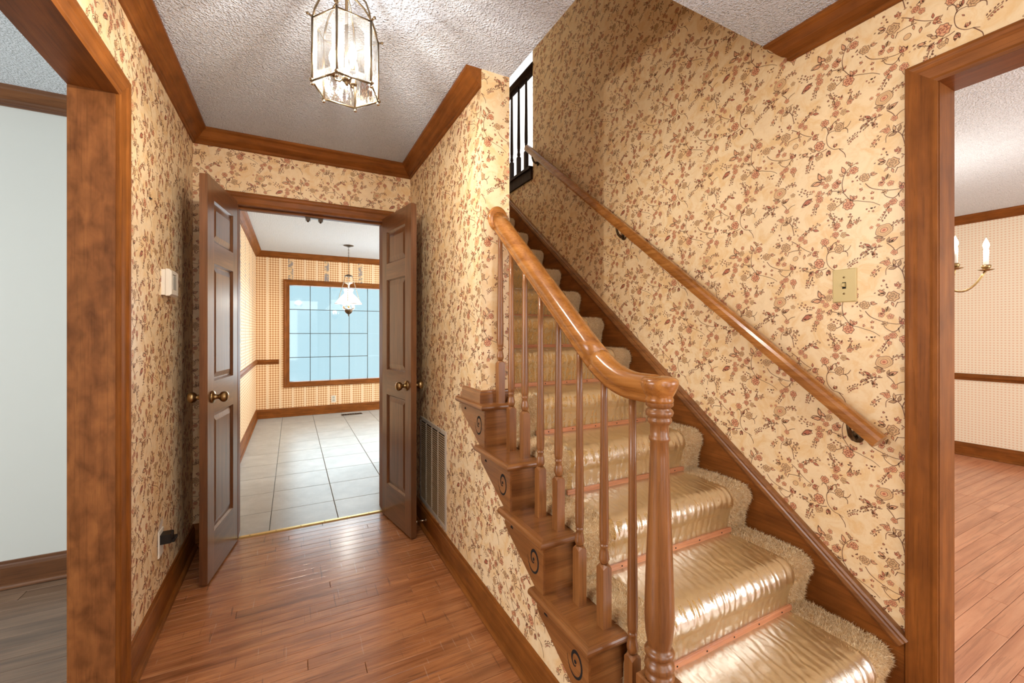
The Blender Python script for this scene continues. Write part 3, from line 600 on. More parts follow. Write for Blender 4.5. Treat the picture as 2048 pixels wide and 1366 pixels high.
TR((DX, 2.7, H), (DX, -2.3, H), (-1, 0, 0), CROWN, 'crown moulding on the far dining room wall', 1, 1, 'crown moulding')
TR((KXL, D+.115, H), (KXL, KY, H), (1, 0, 0), CROWN, 'crown moulding on the left kitchen wall', 1, 1, 'crown moulding')
TR((KXL, KY, H), (3.5, KY, H), (0, -1, 0), CROWN, 'crown moulding above the kitchen window', 1, 1, 'crown moulding')
RZ = .79
TR((KXL, D+.115, RZ), (KXL, KY, RZ), (1, 0, 0), RAILP, 'chair rail on the left kitchen wall', 0, 1, 'chair rail')
TR((KXL, KY, RZ), (-.175, KY, RZ), (0, -1, 0), RAILP, 'short chair rail left of the kitchen window', 1, 0, 'chair rail')
TR((1.78, KY, RZ), (3.5, KY, RZ), (0, -1, 0), RAILP, 'chair rail right of the kitchen window', 0, 1, 'chair rail')
TR((DX, 2.7, RZ-.02), (DX, -2.3, RZ-.02), (-1, 0, 0), RAILP, 'chair rail on the far dining room wall', 1, 1, 'chair rail')
def BS(A, B, n, nm, label, m0=0, m1=0):
    g = G(); g.run(A, B, n, BASE, 'door_x' if nm == 'left_room' else axm(A, B), m0, m1); g.obj('baseboard_'+nm, None, label, 'baseboard', None, 'structure')
BS((XL, OY1+.085, 0), (XL, D, 0), (1, 0, 0), 'left', 'stained baseboard under the thermostat wall', 0, 1)
BS((XL, D, 0), (BX0-.085, D, 0), (0, -1, 0), 'back', 'short baseboard left of the double doors', 1, 0)
BS((XR, D, 0), (XR, Y0+.06, 0), (-1, 0, 0), 'right', 'stained baseboard below the wall vent and the steps', 0, 0)
BS((-4.0, LY, 0), (XL-.115, LY, 0), (0, -1, 0), 'left_room', 'dark baseboard in the white left room', 0, 0)
BS((DX, 2.7, 0), (DX, -2.3, 0), (-1, 0, 0), 'dining', 'baseboard on the far dining room wall')
BS((KXL, D+.115, 0), (KXL, KY, 0), (1, 0, 0), 'kitchen_left', 'baseboard on the left kitchen wall', 0, 1)
BS((KXL, KY, 0), (3.5, KY, 0), (0, -1, 0), 'kitchen_back', 'baseboard below the kitchen window', 1, 0)
def casing(a0, a1, zt, plane, nrm, label, ax, zb=0.0, sill=False, m=None):
    """picture-frame casing; ax 0: opening runs along x, 1: along y; a0 < a1 inner edges"""
    root = thing('trim_%d' % (tn[0]+1), ((a0 if ax == 0 else plane), (plane if ax == 0 else a0), zb), label, 'door casing' if not sill else 'window casing', None, 'structure'); tn[0] += 1
    P = lambda a, z: (a, plane, z) if ax == 0 else (plane, a, z)
    N = (0, nrm, 0) if ax == 0 else (nrm, 0, 0); O = (1, 0, 0) if ax == 0 else (0, 1, 0)
    def leg(A, B, out, m0, m1, mat):
        # profile coordinates: p -> outward w along 'out', q -> thickness along normal
        g = G(); g.run(A, B, out, CAS, mat, m0, m1, up=N); return g
    leg(P(a0, zb), P(a0, zt), tuple(-x for x in O), -1 if sill else 0, -1, 'trim_z').obj('side_casing', root)
    leg(P(a1, zb), P(a1, zt), O, -1 if sill else 0, -1, 'trim_z').obj('side_casing', root)
    leg(P(a0, zt), P(a1, zt), (0, 0, 1), -1, -1, 'trim_x' if ax == 0 else 'trim_y').obj('head_casing', root)
    if sill: leg(P(a0, zb), P(a1, zb), (0, 0, -1), -1, -1, 'trim_x').obj('bottom_casing', root)
    return root
# hall left opening
r_ = casing(OY0+.02, OY1-.02, OZ-.02, XL, 1, 'stained casing and deep jamb of the opening to the white room', 1)
g = G(); g.box(XL-.116, XL+.0, OY1-.022, OY1, 0, OZ-.02, 'jamb'); g.obj('side_jamb', r_)
g = G(); g.box(XL-.116, XL+.0, OY0, OY0+.022, 0, OZ-.02, 'jamb'); g.obj('side_jamb', r_)
g = G(); g.box(XL-.116, XL+.0, OY0, OY1, OZ-.02, OZ, 'trim_y'); g.obj('head_jamb', r_)
# double door opening
r_ = casing(BX0+.018, BX1-.018, BZ-.018, D, -1, 'stained casing around the double door opening to the kitchen', 0)
g = G(); g.box(BX0, BX0+.018, D-.001, D+.116, 0, BZ, 'trim_z'); g.obj('side_jamb', r_)
g = G(); g.box(BX1-.018, BX1, D-.001, D+.116, 0, BZ, 'trim_z'); g.obj('side_jamb', r_)
g = G(); g.box(BX0+.018, BX1-.018, D-.001, D+.116, BZ-.018, BZ, 'trim_x'); g.box(BX0+.018, BX1-.018, D+.045, D+.085, BZ-.030, BZ-.018, 'trim_x'); g.obj('head_jamb', r_)
# dining opening
r_ = casing(DY0+.02, DY1-.02, DZ-.02, XW, -1, 'stained casing and jamb of the dining room opening', 1)
g = G(); g.box(XW, XD+.001, DY1-.022, DY1, 0, DZ-.02, 'trim_z'); g.obj('side_jamb', r_)
g = G(); g.box(XW, XD+.001, DY0, DY0+.022, 0, DZ-.02, 'trim_z'); g.obj('side_jamb', r_)
g = G(); g.box(XW, XD+.001, DY0, DY1, DZ-.02, DZ, 'trim_y'); g.obj('head_jamb', r_)
# plinth trim around the wall end on the fourth open step
g = G(); PL = [(0, 0), (.013, 0), (.013, .040), (.010, .046), (.009, .052), (.005, .056), (0, .057)]
g.run((XR, 1.965, SZ(4)), (XR, YE, SZ(4)), (-1, 0, 0), PL, 'step_y', 0, -1); g.run((XR, YE, SZ(4)), (XI, YE, SZ(4)), (0, -1, 0), PL, 'step_x', -1, 0)
T(g, 'small stained base trim wrapping the free wall end on the steps')
# threshold
g = G(); g.cbox(BX0+.02, BX1-.02, D-.014, D+.012, .0, .006, 'gold', .003); th = g.obj('trim_%d' % (tn[0]+1), None, 'thin brass threshold strip between wood floor and kitchen tile', 'threshold', None, 'structure'); tn[0] += 1
for i in range(6):
    g = G(); x = BX0+.08+i*.14; g.lathe([(.003, .0), (.003, .0068), (0, .0072)], (x, D-.004, 0), 'slot', 8); g.obj('screw', th)

# ---- kitchen window
wr = thing('window_1', (WX0, KY, WZ0), 'wide kitchen window with dark glazing bars over pale blue light', 'window', None, 'structure')
g = G(); fw = .013
g.box(WX0, WX0+fw, KY, KY+.12, WZ0, WZ1, 'trim_z'); g.box(WX1-fw, WX1, KY, KY+.12, WZ0, WZ1, 'trim_z'); g.box(WX0+fw, WX1-fw, KY, KY+.12, WZ1-fw, WZ1, 'trim_x'); g.box(WX0+fw, WX1-fw, KY, KY+.12, WZ0, WZ0+fw, 'trim_x'); g.obj('window_frame', wr)
px = [-.037+.2805*i for i in range(7)]; pz = [.513+.3637*i for i in range(5)]
for i in range(6):
    for j in range(4):
        g = G(); g.box(px[i]+.004, px[i+1]-.004, KY+.056, KY+.060, pz[j]+.004, pz[j+1]-.004, 'pane'); g.obj('pane', wr)
for i in range(1, 6):
    g = G(); g.box(px[i]-.0045, px[i]+.0045, KY+.048, KY+.066, pz[0], pz[4], 'muntin'); g.obj('glazing_bar', wr)
for j in range(1, 4):
    g = G(); g.box(px[0], px[6] if j == 3 else px[4], KY+.050, KY+.064, pz[j]-.0045, pz[j]+.0045, 'muntin'); g.obj('glazing_bar', wr)
casing(WX0+.013-.0, WX1-.013, WZ1-.013, KY, -1, 'stained moulded casing around the kitchen window', 0, WZ0+.013, True)
# entry door behind the camera
g = G(); 
dr = thing('door_3', (.2, YF, 0), 'white front entry door behind the camera', 'door', None, 'structure')
g.box(.15, 1.05, YF, YF+.03, 0, 2.03, 'white'); g.obj('door_panel', dr)

# ================================================================== STAIRS
st = thing('staircase', (1.28, Y0, 0), 'stained wooden staircase with open scroll-bracket ends rising beside the hall', 'staircase')
XB, XN, XS = .753, .727, XW-.013          # bracket face, nosing overhang, skirt face
def nose_profile(y, z, t=.027, r=.0135):
    P = [(y+.03, z-t)]
    for i in range(9): a = -pi/2-pi*i/8; P.append((y-.028+r+r*cos(a), z-r+r*sin(a)))
    return P+[(y+.03, z)]
for k in range(0, 13):
    y, z = SY(k), SZ(k); nxt = SY(k+1)
    g = G(); g.box(XB+.004 if k < 5 else XI, XS, y, y+.018, z-RISE, z-.027, 'step_x'); g.obj('riser', st)
    g = G(); r = .0135; prof = [(0, -.027)]+[(.030-r+r*sin(pi*i/8), -r-r*cos(pi*i/8)) for i in range(9)]+[(0, 0)]
    x0 = XN+.030 if k < 5 else XI
    g.box(x0, XS, y+.002, nxt, z-.027, z, 'step_x'); g.run((x0, y+.002, z), (XS, y+.002, z), (0, -1, 0), prof, 'step_x', -1 if k < 5 else 0, 0); t_ = g.obj('tread', st)
    if k < 5:
        # return nosing along the open side, mitred at the front corner
        g = G(); x = XN+.030; B = (x, nxt+.062, z); g.run((x, y+.002, z), B, (-1, 0, 0), prof, 'step_y', -1, 0)
        g.obj('return_nosing', st)
        # scroll bracket
        g = G(); zt = z-.0272; zb = z-RISE; ye = nxt+.042; T_ = .0072
        prof = [(y-.001, zb), (y-.001, zt), (ye, zt), (ye, zt-.032), (ye-.012, zt-.046), (y+.052, zb)]
        g.prism(prof, 0, XB-.0005, XB+T_, 'step_y'); br = g.obj('scroll_bracket', st)
        g = G(); cx, cz = y+.062, z-.097; n = 34; V = []
        for i in range(n+1):
            t = i/n; a = radians(-60)+t*radians(-480) ; rr = .007+.041*(t**.85); wd = .0014+.0085*sin(pi*min(1, t*1.02))**.8
            if t > .97: wd = .002
            for s_ in (-1, 1): V.append((XB-.0009, cx-(rr+s_*wd*.5)*cos(a)*.88, cz+(rr+s_*wd*.5)*sin(a)*1.12))
        g.add(V, [(2*i, 2*i+1, 2*i+3, 2*i+2) for i in range(n)], 'slot'); g.lathe([(.006, 0), (.006, .0006), (0, .0007)], (XB-.0012, cx+.001, cz), 'slot', 10, 0); g.obj('dark_scroll_ribbon', br)  # flat dark ribbon: shade of the cut groove put in as colour
        g = G(); g.add([(XB-.001, nxt-.018+.011*cos(a), zt-.030+.011*sin(a)) for a in [pi*i/8 for i in range(9)]], [tuple(range(9))], 'slot'); g.obj('half_round_mark', br)  # flat dark half disc on the bracket face
# wall skirt board with moulded cap
def SKZ(y): return .246+.785*(y-.633)
sk = thing('trim_%d' % (tn[0]+1), (XW, DY1, 0), 'stained skirt board with moulded cap climbing the right wall beside the carpet', 'skirt board', None, 'structure'); tn[0] += 1
g = G(); ya, yb_ = DY1+.06, 4.0
g.prism([(ya, 0), (ya, SKZ(ya)-.02), (yb_-.06, SKZ(yb_-.06)-.02), (yb_-.06, SKZ(yb_)-.75), (ya+.3, 0)], 0, XS, XW, 'trim_y'); g.obj('skirt_board', sk)
g = G(); L = sqrt(1+.785**2); upv = (0, -.785/L, 1/L)
CAP = [(0, 0), (.024, 0), (.030, -.006), (.028, -.014), (.030, -.020), (.030, -.034), (.024, -.042), (.020, -.048), (0, -.048)]
g.run((XW, ya-.014, SKZ(ya-.014)), (XW, yb_-.1, SKZ(yb_-.1)), (-1, 0, 0), CAP, 'step_y', 0, 0, up=upv); g.obj('cap_moulding', sk)

# ---- carpet: one continuous runner over all steps
XC0, XC1 = .880, XS-.001
def stair_profile(c, k0, k1, lift0=.0):
    """points and outward normals (y,z) of a skin c above the wood"""
    P = []
    for k in range(k0, k1+1):
        y, z = SY(k), SZ(k); zb = z-RISE
        P.append((y-c*.8, zb+(c if k > 0 else .0)+.001)); P.append((y-c-.002, zb+.045)); P.append((y-c-.006, zb+.09)); P.append((y-.018-c, z-.055))
        r = .020+c
        for i in range(8):
            a = radians(200-i*110/7); P.append((y-.012+r*cos(a), z-.020+r*sin(a)))
        P.append((y+.05, z+c)); P.append((y+.11, z+c+.0015)); P.append((y+.17, z+c+.001)); P.append((SY(k+1)-c-.010, z+c))
    return P
def hashn(a, b): return (np.sin(a*12.9898+b*78.233)*43758.5453) % 1.0
def vnoise(x, y):
    xi, yi = np.floor(x), np.floor(y); fx, fy = x-xi, y-yi; fx = fx*fx*(3-2*fx); fy = fy*fy*(3-2*fy)
    return (hashn(xi, yi)*(1-fx)+hashn(xi+1, yi)*fx)*(1-fy)+(hashn(xi, yi+1)*(1-fx)+hashn(xi+1, yi+1)*fx)*fy
def resample(P, step):
    P = np.array(P); d = np.r_[0, np.cumsum(np.linalg.norm(np.diff(P, axis=0), axis=1))]; n = max(2, int(d[-1]/step)); s = np.linspace(0, d[-1], n)
    return np.c_[np.interp(s, d, P[:, 0]), np.interp(s, d, P[:, 1])], s
def skin(c_of_x, xs, k0, k1, step, noise_amp, nf, m, name, parent=None, wave=0):
    base, s = resample(stair_profile(.0, k0, k1), step)
    full, s2 = resample(stair_profile(.022, k0, k1), step); n = len(base)
    full = np.c_[np.interp(np.linspace(0, 1, n), np.linspace(0, 1, len(full)), full[:, 0]), np.interp(np.linspace(0, 1, n), np.linspace(0, 1, len(full)), full[:, 1])]
    tg = np.gradient(full, axis=0); tg /= np.linalg.norm(tg, axis=1)[:, None]+1e-9; nr = np.c_[-tg[:, 1], tg[:, 0]]
    V = np.zeros((n, len(xs), 3))
    for j, x in enumerate(xs):
        c = c_of_x(x); nz = (vnoise(s*nf, np.full(n, x*nf))-.5)*noise_amp+(vnoise(s*nf*.22+5, np.full(n, x*nf*.22+9))-.5)*noise_amp*1.2
        if wave: nz = nz+wave*np.sin(s*150+np.sin(x*14)*2.5+x*20)*vnoise(s*9, np.full(n, x*5.))
        q = full+nr*((c-.022)+nz)[:, None]; V[:, j, 0] = x; V[:, j, 1:] = q
    V = V.reshape(-1, 3); nx = len(xs); I = np.arange(n-1)[:, None]*nx+np.arange(nx-1)[None, :]
    F = np.stack([I, I+1, I+nx+1, I+nx], -1).reshape(-1, 4)[:, ::-1]
    me = bpy.data.meshes.new(name); me.from_pydata(V.tolist(), [], F.tolist()); me.materials.append(M[m]); me.polygons.foreach_set('use_smooth', [True]*len(F)); me.update()
    o = bpy.data.objects.new(name, me); COL.objects.link(o); return o, V.reshape(n, nx, 3), nr
def cx_(x):
    e = min((x-XC0)/.03, (XC1-x)/.014)
    return .029 if e >= 1 else .029*sqrt(max(0, 1-(1-e)**2))-.0
xs = list(XC0+np.r_[0, .002, .006, .012, .02, .03])+list(np.linspace(XC0+.04, XC1-.04, 80))+list(XC1-np.r_[.03, .02, .012, .006, .002, 0])
cp, CV, CN = skin(cx_, xs, 0, 12, .009, .0026, 90, 'carpet', 'stair_carpet')
tag(cp, 'tan shag carpet covering the stairs from the newel post up to the landing', 'carpet'); cp['_o'] = (0, 0, 0)
# tufts along the uncovered carpet borders and the upper steps
xsA = np.array(xs); pts = []; dirs = []
n, nx, _ = CV.shape
def scatter(count, xa, xb, ka, kb):
    yy = CV[:, nx//2, 1]; rows = np.where((yy > SY(ka)-.06) & (yy < SY(kb)))[0]
    i = RNG.integers(rows[0], rows[-1]-1, count); x = RNG.uniform(xa, xb, count); j = np.clip(np.searchsorted(xsA, x)-1, 0, nx-2); t = (x-xsA[j])/(xsA[j+1]-xsA[j]+1e-9); s = RNG.random(count)
    p = CV[i, j]*(1-t)[:, None]+CV[i, j+1]*t[:, None]; p2 = CV[i+1, j]*(1-t)[:, None]+CV[i+1, j+1]*t[:, None]; p = p*(1-s)[:, None]+p2*s[:, None]
    nn = np.c_[np.zeros(count), CN[i]]; side = np.where(x < XC0+.02, -1.2, np.where(x > XC1-.02, 1.0, 0.0)); nn[:, 0] += side
    pts.append(p); dirs.append(nn)
scatter(34000, XC0, 1.04, 0, 4); scatter(34000, 1.62, XC1, 0, 4); scatter(8000, XC0, 1.04, 4, 8); scatter(16000, 1.62, XC1, 4, 8); scatter(22000, XC0, XC1, 8, 13)
p = np.vstack(pts); d = np.vstack(dirs); N_ = len(p); d = d+RNG.normal(0, .55, (N_, 3)); d /= np.linalg.norm(d, axis=1)[:, None]
sd = np.cross(d, RNG.normal(0, 1, (N_, 3))); sd /= np.linalg.norm(sd, axis=1)[:, None]; Lh = RNG.uniform(.006, .013, N_)[:, None]; wd = RNG.uniform(.0007, .0012, N_)[:, None]
bend = RNG.normal(0, .25, (N_, 3)); tip = p+(d+bend)*Lh; p = p-d*.002
V = np.empty((N_*3, 3)); V[0::3] = p-sd*wd; V[1::3] = p+sd*wd; V[2::3] = tip
me = bpy.data.meshes.new('pile'); me.vertices.add(N_*3); me.vertices.foreach_set('co', V.ravel()); me.loops.add(N_*3); me.loops.foreach_set('vertex_index', np.arange(N_*3)); me.polygons.add(N_); me.polygons.foreach_set('loop_start', np.arange(N_)*3)
me.polygons.foreach_set('loop_total', np.full(N_, 3)); me.materials.append(M['fibre']); me.update(); me.validate()
o = bpy.data.objects.new('carpet_pile', me); COL.objects.link(o); o.parent = cp; o['kind'] = 'stuff'
# clear vinyl runner held down by wooden strips
vr = thing('vinyl_runner', (1.33, Y0, 0), 'clear glossy yellowed vinyl protector over the middle of the stair carpet', 'carpet protector')
FX0, FX1 = .997, 1.662
def fx_(x):
    e = min(x-FX0, FX1-x)/.012
    return .0385 if e >= 1 else .0330+.0055*e
fxs = list(FX0+np.r_[0, .004, .012])+list(np.linspace(FX0+.02, FX1-.02, 110))+list(FX1-np.r_[.012, .004, 0])
for k in range(0, 9):
    o, _, _ = skin(fx_, fxs, k, k, .0055, .0018, 40, 'film', 'vinyl_sheet', wave=.0003)
    o.parent = vr; o.location = tuple(-a for a in (1.33, Y0, 0)); o['_o'] = (0, 0, 0)
    if k > 0:
        g = G(); y, z = SY(k)-.043, SZ(k)-RISE+.038; g.cbox(FX0-.004, FX1+.006, y-.006, y+.004, z, z+.019, 'strip', .0015)
        s_ = g.obj('wood_strip', vr)
        for i in range(5):
            g = G(); g.lathe([(.0028, 0), (.0028, .0012), (0, .0014)], (FX0+.06+i*.137, y-.0072, z+.0095), 'slot', 7, 1); g.obj('nail_head', s_)

# ---- stair railing
rl = thing('stair_railing', (.84, .79, 0), 'turned wooden stair railing with newel post and curved handrail ending at the wall', 'railing')
XR_ = .84
# newel post
nw = G(); nz = [(.0, 1.086), (.030, 1.086), (.033, 1.080), (.034, 1.072), (.0345, 1.062), (.030, 1.058), (.026, 1.055), (.033, 1.050), (.035, 1.044), (.033, 1.036), (.027, 1.032), (.0305, 1.028), (.031, 1.022), (.028, 1.017), (.0235, 1.012), (.0232, .985), (.0262, .981), (.0265, .974), (.0232, .969), (.0240, .93), (.0262, .86), (.0295, .76), (.0335, .66), (.0362, .58), (.0372, .53), (.0365, .50), (.034, .472), (.030, .449), (.0275, .440), (.034, .437), (.0375, .431), (.037, .425), (.031, .419), (.0265, .414), (.031, .408), (.0365, .401), (.0378, .394), (.036, .387), (.032, .381), (.034, .378), (.0375, .373), (.0378, .367), (.036, .362), (.0, .360)]
nw.lathe(list(reversed(nz)), (XR_, .79, 0), 'step_z', 32); npst = nw.obj('newel_post', rl)
g = G(); g.cbox(XR_-.041, XR_+.041, .79-.041, .79+.041, 0, .361, 'step_z', .004); g.obj('square_base', npst)
# balusters
def baluster(x, y, z0, ztop, parent, mt, name='baluster', s=.016, blk=.19):
    g = G(); zb = z0+blk; b = s
    vs = [(x-b, y-b, z0), (x+b, y-b, z0), (x+b, y+b, z0), (x-b, y+b, z0), (x-b, y-b, zb-.012), (x+b, y-b, zb-.012), (x+b, y+b, zb-.012), (x-b, y+b, zb-.012)]
    q = b*.55; vs += [(x-q, y-q, zb), (x+q, y-q, zb), (x+q, y+q, zb), (x-q, y+q, zb), (x, y-b, zb-.003), (x+b, y, zb-.003), (x, y+b, zb-.003), (x-b, y, zb-.003)]
    fs = [(0, 3, 2, 1), (0, 1, 5, 4), (1, 2, 6, 5), (2, 3, 7, 6), (3, 0, 4, 7), (4, 5, 12), (5, 6, 13), (6, 7, 14), (7, 4, 15), (4, 12, 8, 15), (5, 13, 9, 12), (6, 14, 10, 13), (7, 15, 11, 14), (8, 12, 9), (9, 13, 10), (10, 14, 11), (11, 15, 8), (8, 9, 10, 11)]
    g.add(vs, fs, mt)
    h = ztop-zb
    pr = [(.0095, 0), (.0125, .006), (.0145, .014), (.0145, .020), (.0120, .036), (.0098, .048), (.0118, .051), (.0125, .054), (.0118, .058), (.0100, .060), (.0122, .064), (.0133, .075), (.0136, .12), (.0128, .20), (.0112, .34), (.0100, .50), (.0094, h)]
    pr = [p for p in pr if p[1] < h]+[(.0094, h)] if pr[-2][1] >= h else pr
    g.lathe([(r*1.1*s/.016, t) for r, t in pr], (x, y, zb), mt, 14); return g.obj(name, parent)
def rail_c(y):   # handrail centre height
    sl = .84; zs = 1.398+sl*(y-1.311)
    y0 = .86; 
    if y > 1.07: return zs
    z1 = 1.398+sl*(1.07-1.311); t = max(0, (y-y0)/(1.07-y0)); zl = 1.103
    m1 = sl*(1.07-y0); return (2*t**3-3*t**2+1)*zl+(-2*t**3+3*t**2)*z1+(t**3-t**2)*m1
for i, y in enumerate((.887, 1.008, 1.131, 1.255, 1.378, 1.50, 1.62, 1.729)):
    k = 0 if i == 0 else (1 if i < 3 else (2 if i < 5 else (3 if i < 7 else 4)))
    baluster(XR_, y, SZ(k), rail_c(y)-.016, rl, 'step_z')
# handrail: moulded section swept along the rail line
SEC = [(-.022, -.032), (.022, -.032), (.024, -.024), (.021, -.018), (.027, -.010), (.031, .002), (.030, .014), (.024, .024), (.012, .031), (0, .033), (-.012, .031), (-.024, .024), (-.030, .014), (-.031, .002), (-.027, -.010), (-.021, -.018), (-.024, -.024)]
SEC = [(a*1.13, b*1.12) for a, b in SEC]
def sweep_rail(g, path, sec, m, caps=True):
    vs = []; N = len(path); n = len(sec)
    for i, p in enumerate(path):
        a = np.array(path[max(i-1, 0)]); b = np.array(path[min(i+1, N-1)]); t = (b-a)/np.linalg.norm(b-a); sx = np.array((1., 0, 0)); up = np.cross(sx, t); up *= (1 if up[2] > 0 else -1)
        for u, v in sec: vs.append(np.array(p)+sx*u+up*v)
    fs = [(i*n+k, i*n+(k+1) % n, (i+1)*n+(k+1) % n, (i+1)*n+k) for i in range(N-1) for k in range(n)]+[tuple(range(n-1, -1, -1)), tuple(range((N-1)*n, N*n))]
    g.add(vs, fs, m, True)
g = G(); ys = np.linspace(.80, 1.034, 18); sweep_rail(g, [(XR_, y, rail_c(y)) for y in ys], SEC, 'rail_y')
ez = g.obj('rail_easing', rl)
g = G(); ys = np.linspace(1.0345, YE+.002, 16); sweep_rail(g, [(XR_, y, rail_c(y)) for y in ys], SEC, 'rail_y'); g.obj('handrail', rl)
g = G(); zc = 1.103
g.lathe([(0, zc-.034), (.034, zc-.034), (.0355, zc-.026), (.033, zc-.019), (.038, zc-.010), (.0445, zc+.004), (.0475, zc+.016), (.0465, zc+.024), (.040, zc+.030), (.024, zc+.033), (0, zc+.0335)], (XR_, .79, 0), 'rail_x', 32); g.obj('rail_cap', rl)
g = G(); g.lathe([(0, 0), (.040, 0), (.043, -.004), (.0435, -.010), (.041, -.015), (.036, -.018), (0, -.019)], (0, 0, 0), 'rail_x', 32, 1)
zr = rail_c(YE); g.xf(lambda x, y, z: (x*1.12+XR_-.004, y+YE, z*1.35+zr)); g.obj('rosette', rl)

# ---- wall handrail
wh = thing('wall_handrail', (XW, .70, .86), 'round-edged wooden handrail on metal brackets sloping up the right wall', 'handrail')
WZ = lambda y: .895+.80*(y-.70)
g = G(); SEC2 = [(-.022, -.020), (-.012, -.024), (.012, -.024), (.022, -.020), (.025, -.008), (.025, .008), (.021, .019), (.010, .026), (-.010, .026), (-.021, .019), (-.025, .008), (-.025, -.008)]
sweep_rail(g, [(XW-.062, y, WZ(y)) for y in (.685, 1.4, 2.2, 3.08)], SEC2, 'rail_y'); g.sm = [False]*len(g.sm); g.obj('handrail_bar', wh)
for y in (.775, 1.98, 3.0):
    g = G(); z = WZ(y)-.025
    g.lathe([(0, 0), (.020, 0), (.022, -.004), (.020, -.009), (.012, -.012), (0, -.013)], (XW, y, z-.055), 'brassd', 16, 0)
    g.tube([(XW-.01, y, z-.055), (XW-.03, y, z-.060), (XW-.05, y, z-.045), (XW-.060, y, z-.022), (XW-.062, y, z-.004)], [.008, .0085, .008, .007, .008], 'brassd', 10)
    g.run((XW-.062, y-.03, WZ(y-.03)-.029), (XW-.062, y+.03, WZ(y+.03)-.029), (1, 0, 0), [(-.009, 0), (.009, 0), (.009, .004), (-.009, .004)], 'brassd'); g.obj('bracket', wh)

# ---- upstairs landing railing
lr = thing('landing_railing', (XW, 3.1, ZU), 'dark landing railing with turned balusters at the top of the stairs', 'railing')
g = G(); g.box(XW-.02, XW+.09, 3.094, 4.0, ZU-.095, ZU+.012, 'darkwood'); g.box(XW-.035, XW+.09, 3.094, 4.0, ZU-.012, ZU+.012, 'darkwood'); g.obj('nosing_board', lr)
g = G(); sweep_rail(g, [(XW+.02, 3.094, 3.52), (XW+.02, 4.6, 3.52)], SEC, 'darkwood'); g.obj('top_rail', lr)
for i in range(7): baluster(XW+.02, 3.243+.137*i, ZU+.012, 3.49, lr, 'darkwood')

# ================================================================== DOORS
def door_leaf(name, hx, hy, fx, fy, width, side, label):
    """leaf built in local space: x from hinge (0) to free edge, y 0..-.035*side, facing the viewer at y=0"""
    root = thing(name, (0, 0, 0), label, 'door', None, 'structure'); Hh = 2.022; z0 = .010; T0 = .035
    def bx(g, x0, x1, z0_, z1_, y0, y1, m): g.box(x0, x1, min(y0, y1), max(y0, y1), z0_, z1_, m)
    g = G(); s1, s2 = .078, .088
    rails = [(z0, .235), (.836, 1.003), (1.604, 1.712), (1.925, z0+Hh)]
    bx(g, 0, s1, z0, z0+Hh, 0, T0, 'door_z'); bx(g, width-s2, width, z0, z0+Hh, 0, T0, 'door_z')
    for a, b in rails: bx(g, s1, width-s2, a, b, 0, T0, 'door_x')
    g.obj('door_frame', root)
    for (a, b) in ((.235, .836), (1.003, 1.604), (1.712, 1.925)):
        q = G(); x0, x1 = s1, width-s2
        for sgn, yy in ((1, 0), (-1, T0)):
            o1, o2, o3 = yy+sgn*.002, yy+sgn*.011, yy+sgn*.005
            R_ = lambda i, y: [(x0+i, y, a+i), (x1-i, y, a+i), (x1-i, y, b-i), (x0+i, y, b-i)]
            vs = R_(0, o1)+R_(.009, o2)+R_(.016, o2)+R_(.042, o3)
            fs = [(4*l+i, 4*l+(i+1) % 4, 4*l+4+(i+1) % 4, 4*l+4+i) for l in range(3) for i in range(4)]+[(12, 13, 14, 15)]
            if sgn < 0: fs = [f[::-1] for f in fs]
            q.add(vs, fs, 'door_z')
        q.obj('raised_panel', root)
    for sgn, yy in ((-1, 0), (1, T0)):
        g = G(); pr = [(0, 0), (.031, 0), (.032, .003), (.029, .008), (.018, .011), (.0125, .016), (.0110, .026), (.0135, .032), (.022, .038), (.0265, .046), (.0275, .054), (.0255, .062), (.018, .068), (.008, .070), (0, .070)]
        g.lathe([(r, t*sgn) for r, t in pr], (width-.062, yy, .925), 'brass', 24, 1); g.obj('door_knob', root)
    for z in (.22, 1.02, 1.80):
        g = G(); g.tube([(-.004, T0+.004, z-.045), (-.004, T0+.004, z+.045)], .0055, 'brassd', 10); g.obj('hinge', root)
    g = G(); g.box(width-.075, width-.045, .006, .029, z0+Hh-.001, z0+Hh+.0015, 'brassd'); g.obj('catch_plate', root)
    a = atan2(fy-hy, fx-hx); root.location = (hx, hy, 0); root.rotation_euler = (0, 0, a)
    if side < 0:  # mirrored leaf: thickness on the other side
        for ch in root.children:
            for v in ch.data.vertices: v.co.y = -v.co.y
            ch.data.flip_normals(); ch.data.update()
    return root
door_leaf('door_1', -.291, 2.990, -.370, 2.528, .466, -1, 'left leaf of the open double doors, three raised panels and brass knob, near the thermostat')
door_leaf('door_2', .550, 2.990, .634, 2.528, .466, 1, 'right leaf of the open double doors, standing in front of the wall vent')
dc = thing('door_catch', (.13, D+.05, BZ-.03), 'small metal double ball catch screwed under the head of the kitchen doorway', 'door catch')
g = G(); g.box(.075, .185, D+.050, D+.080, BZ-.036, BZ-.030, 'bronze'); g.obj('plate', dc)
for x in (.092, .168):
    g = G(); g.box(x-.014, x+.014, D+.052, D+.078, BZ-.052, BZ-.036, 'bronze'); g.ball((x, D+.065, BZ-.054), .008, 'brassd'); g.obj('ball_housing', dc)

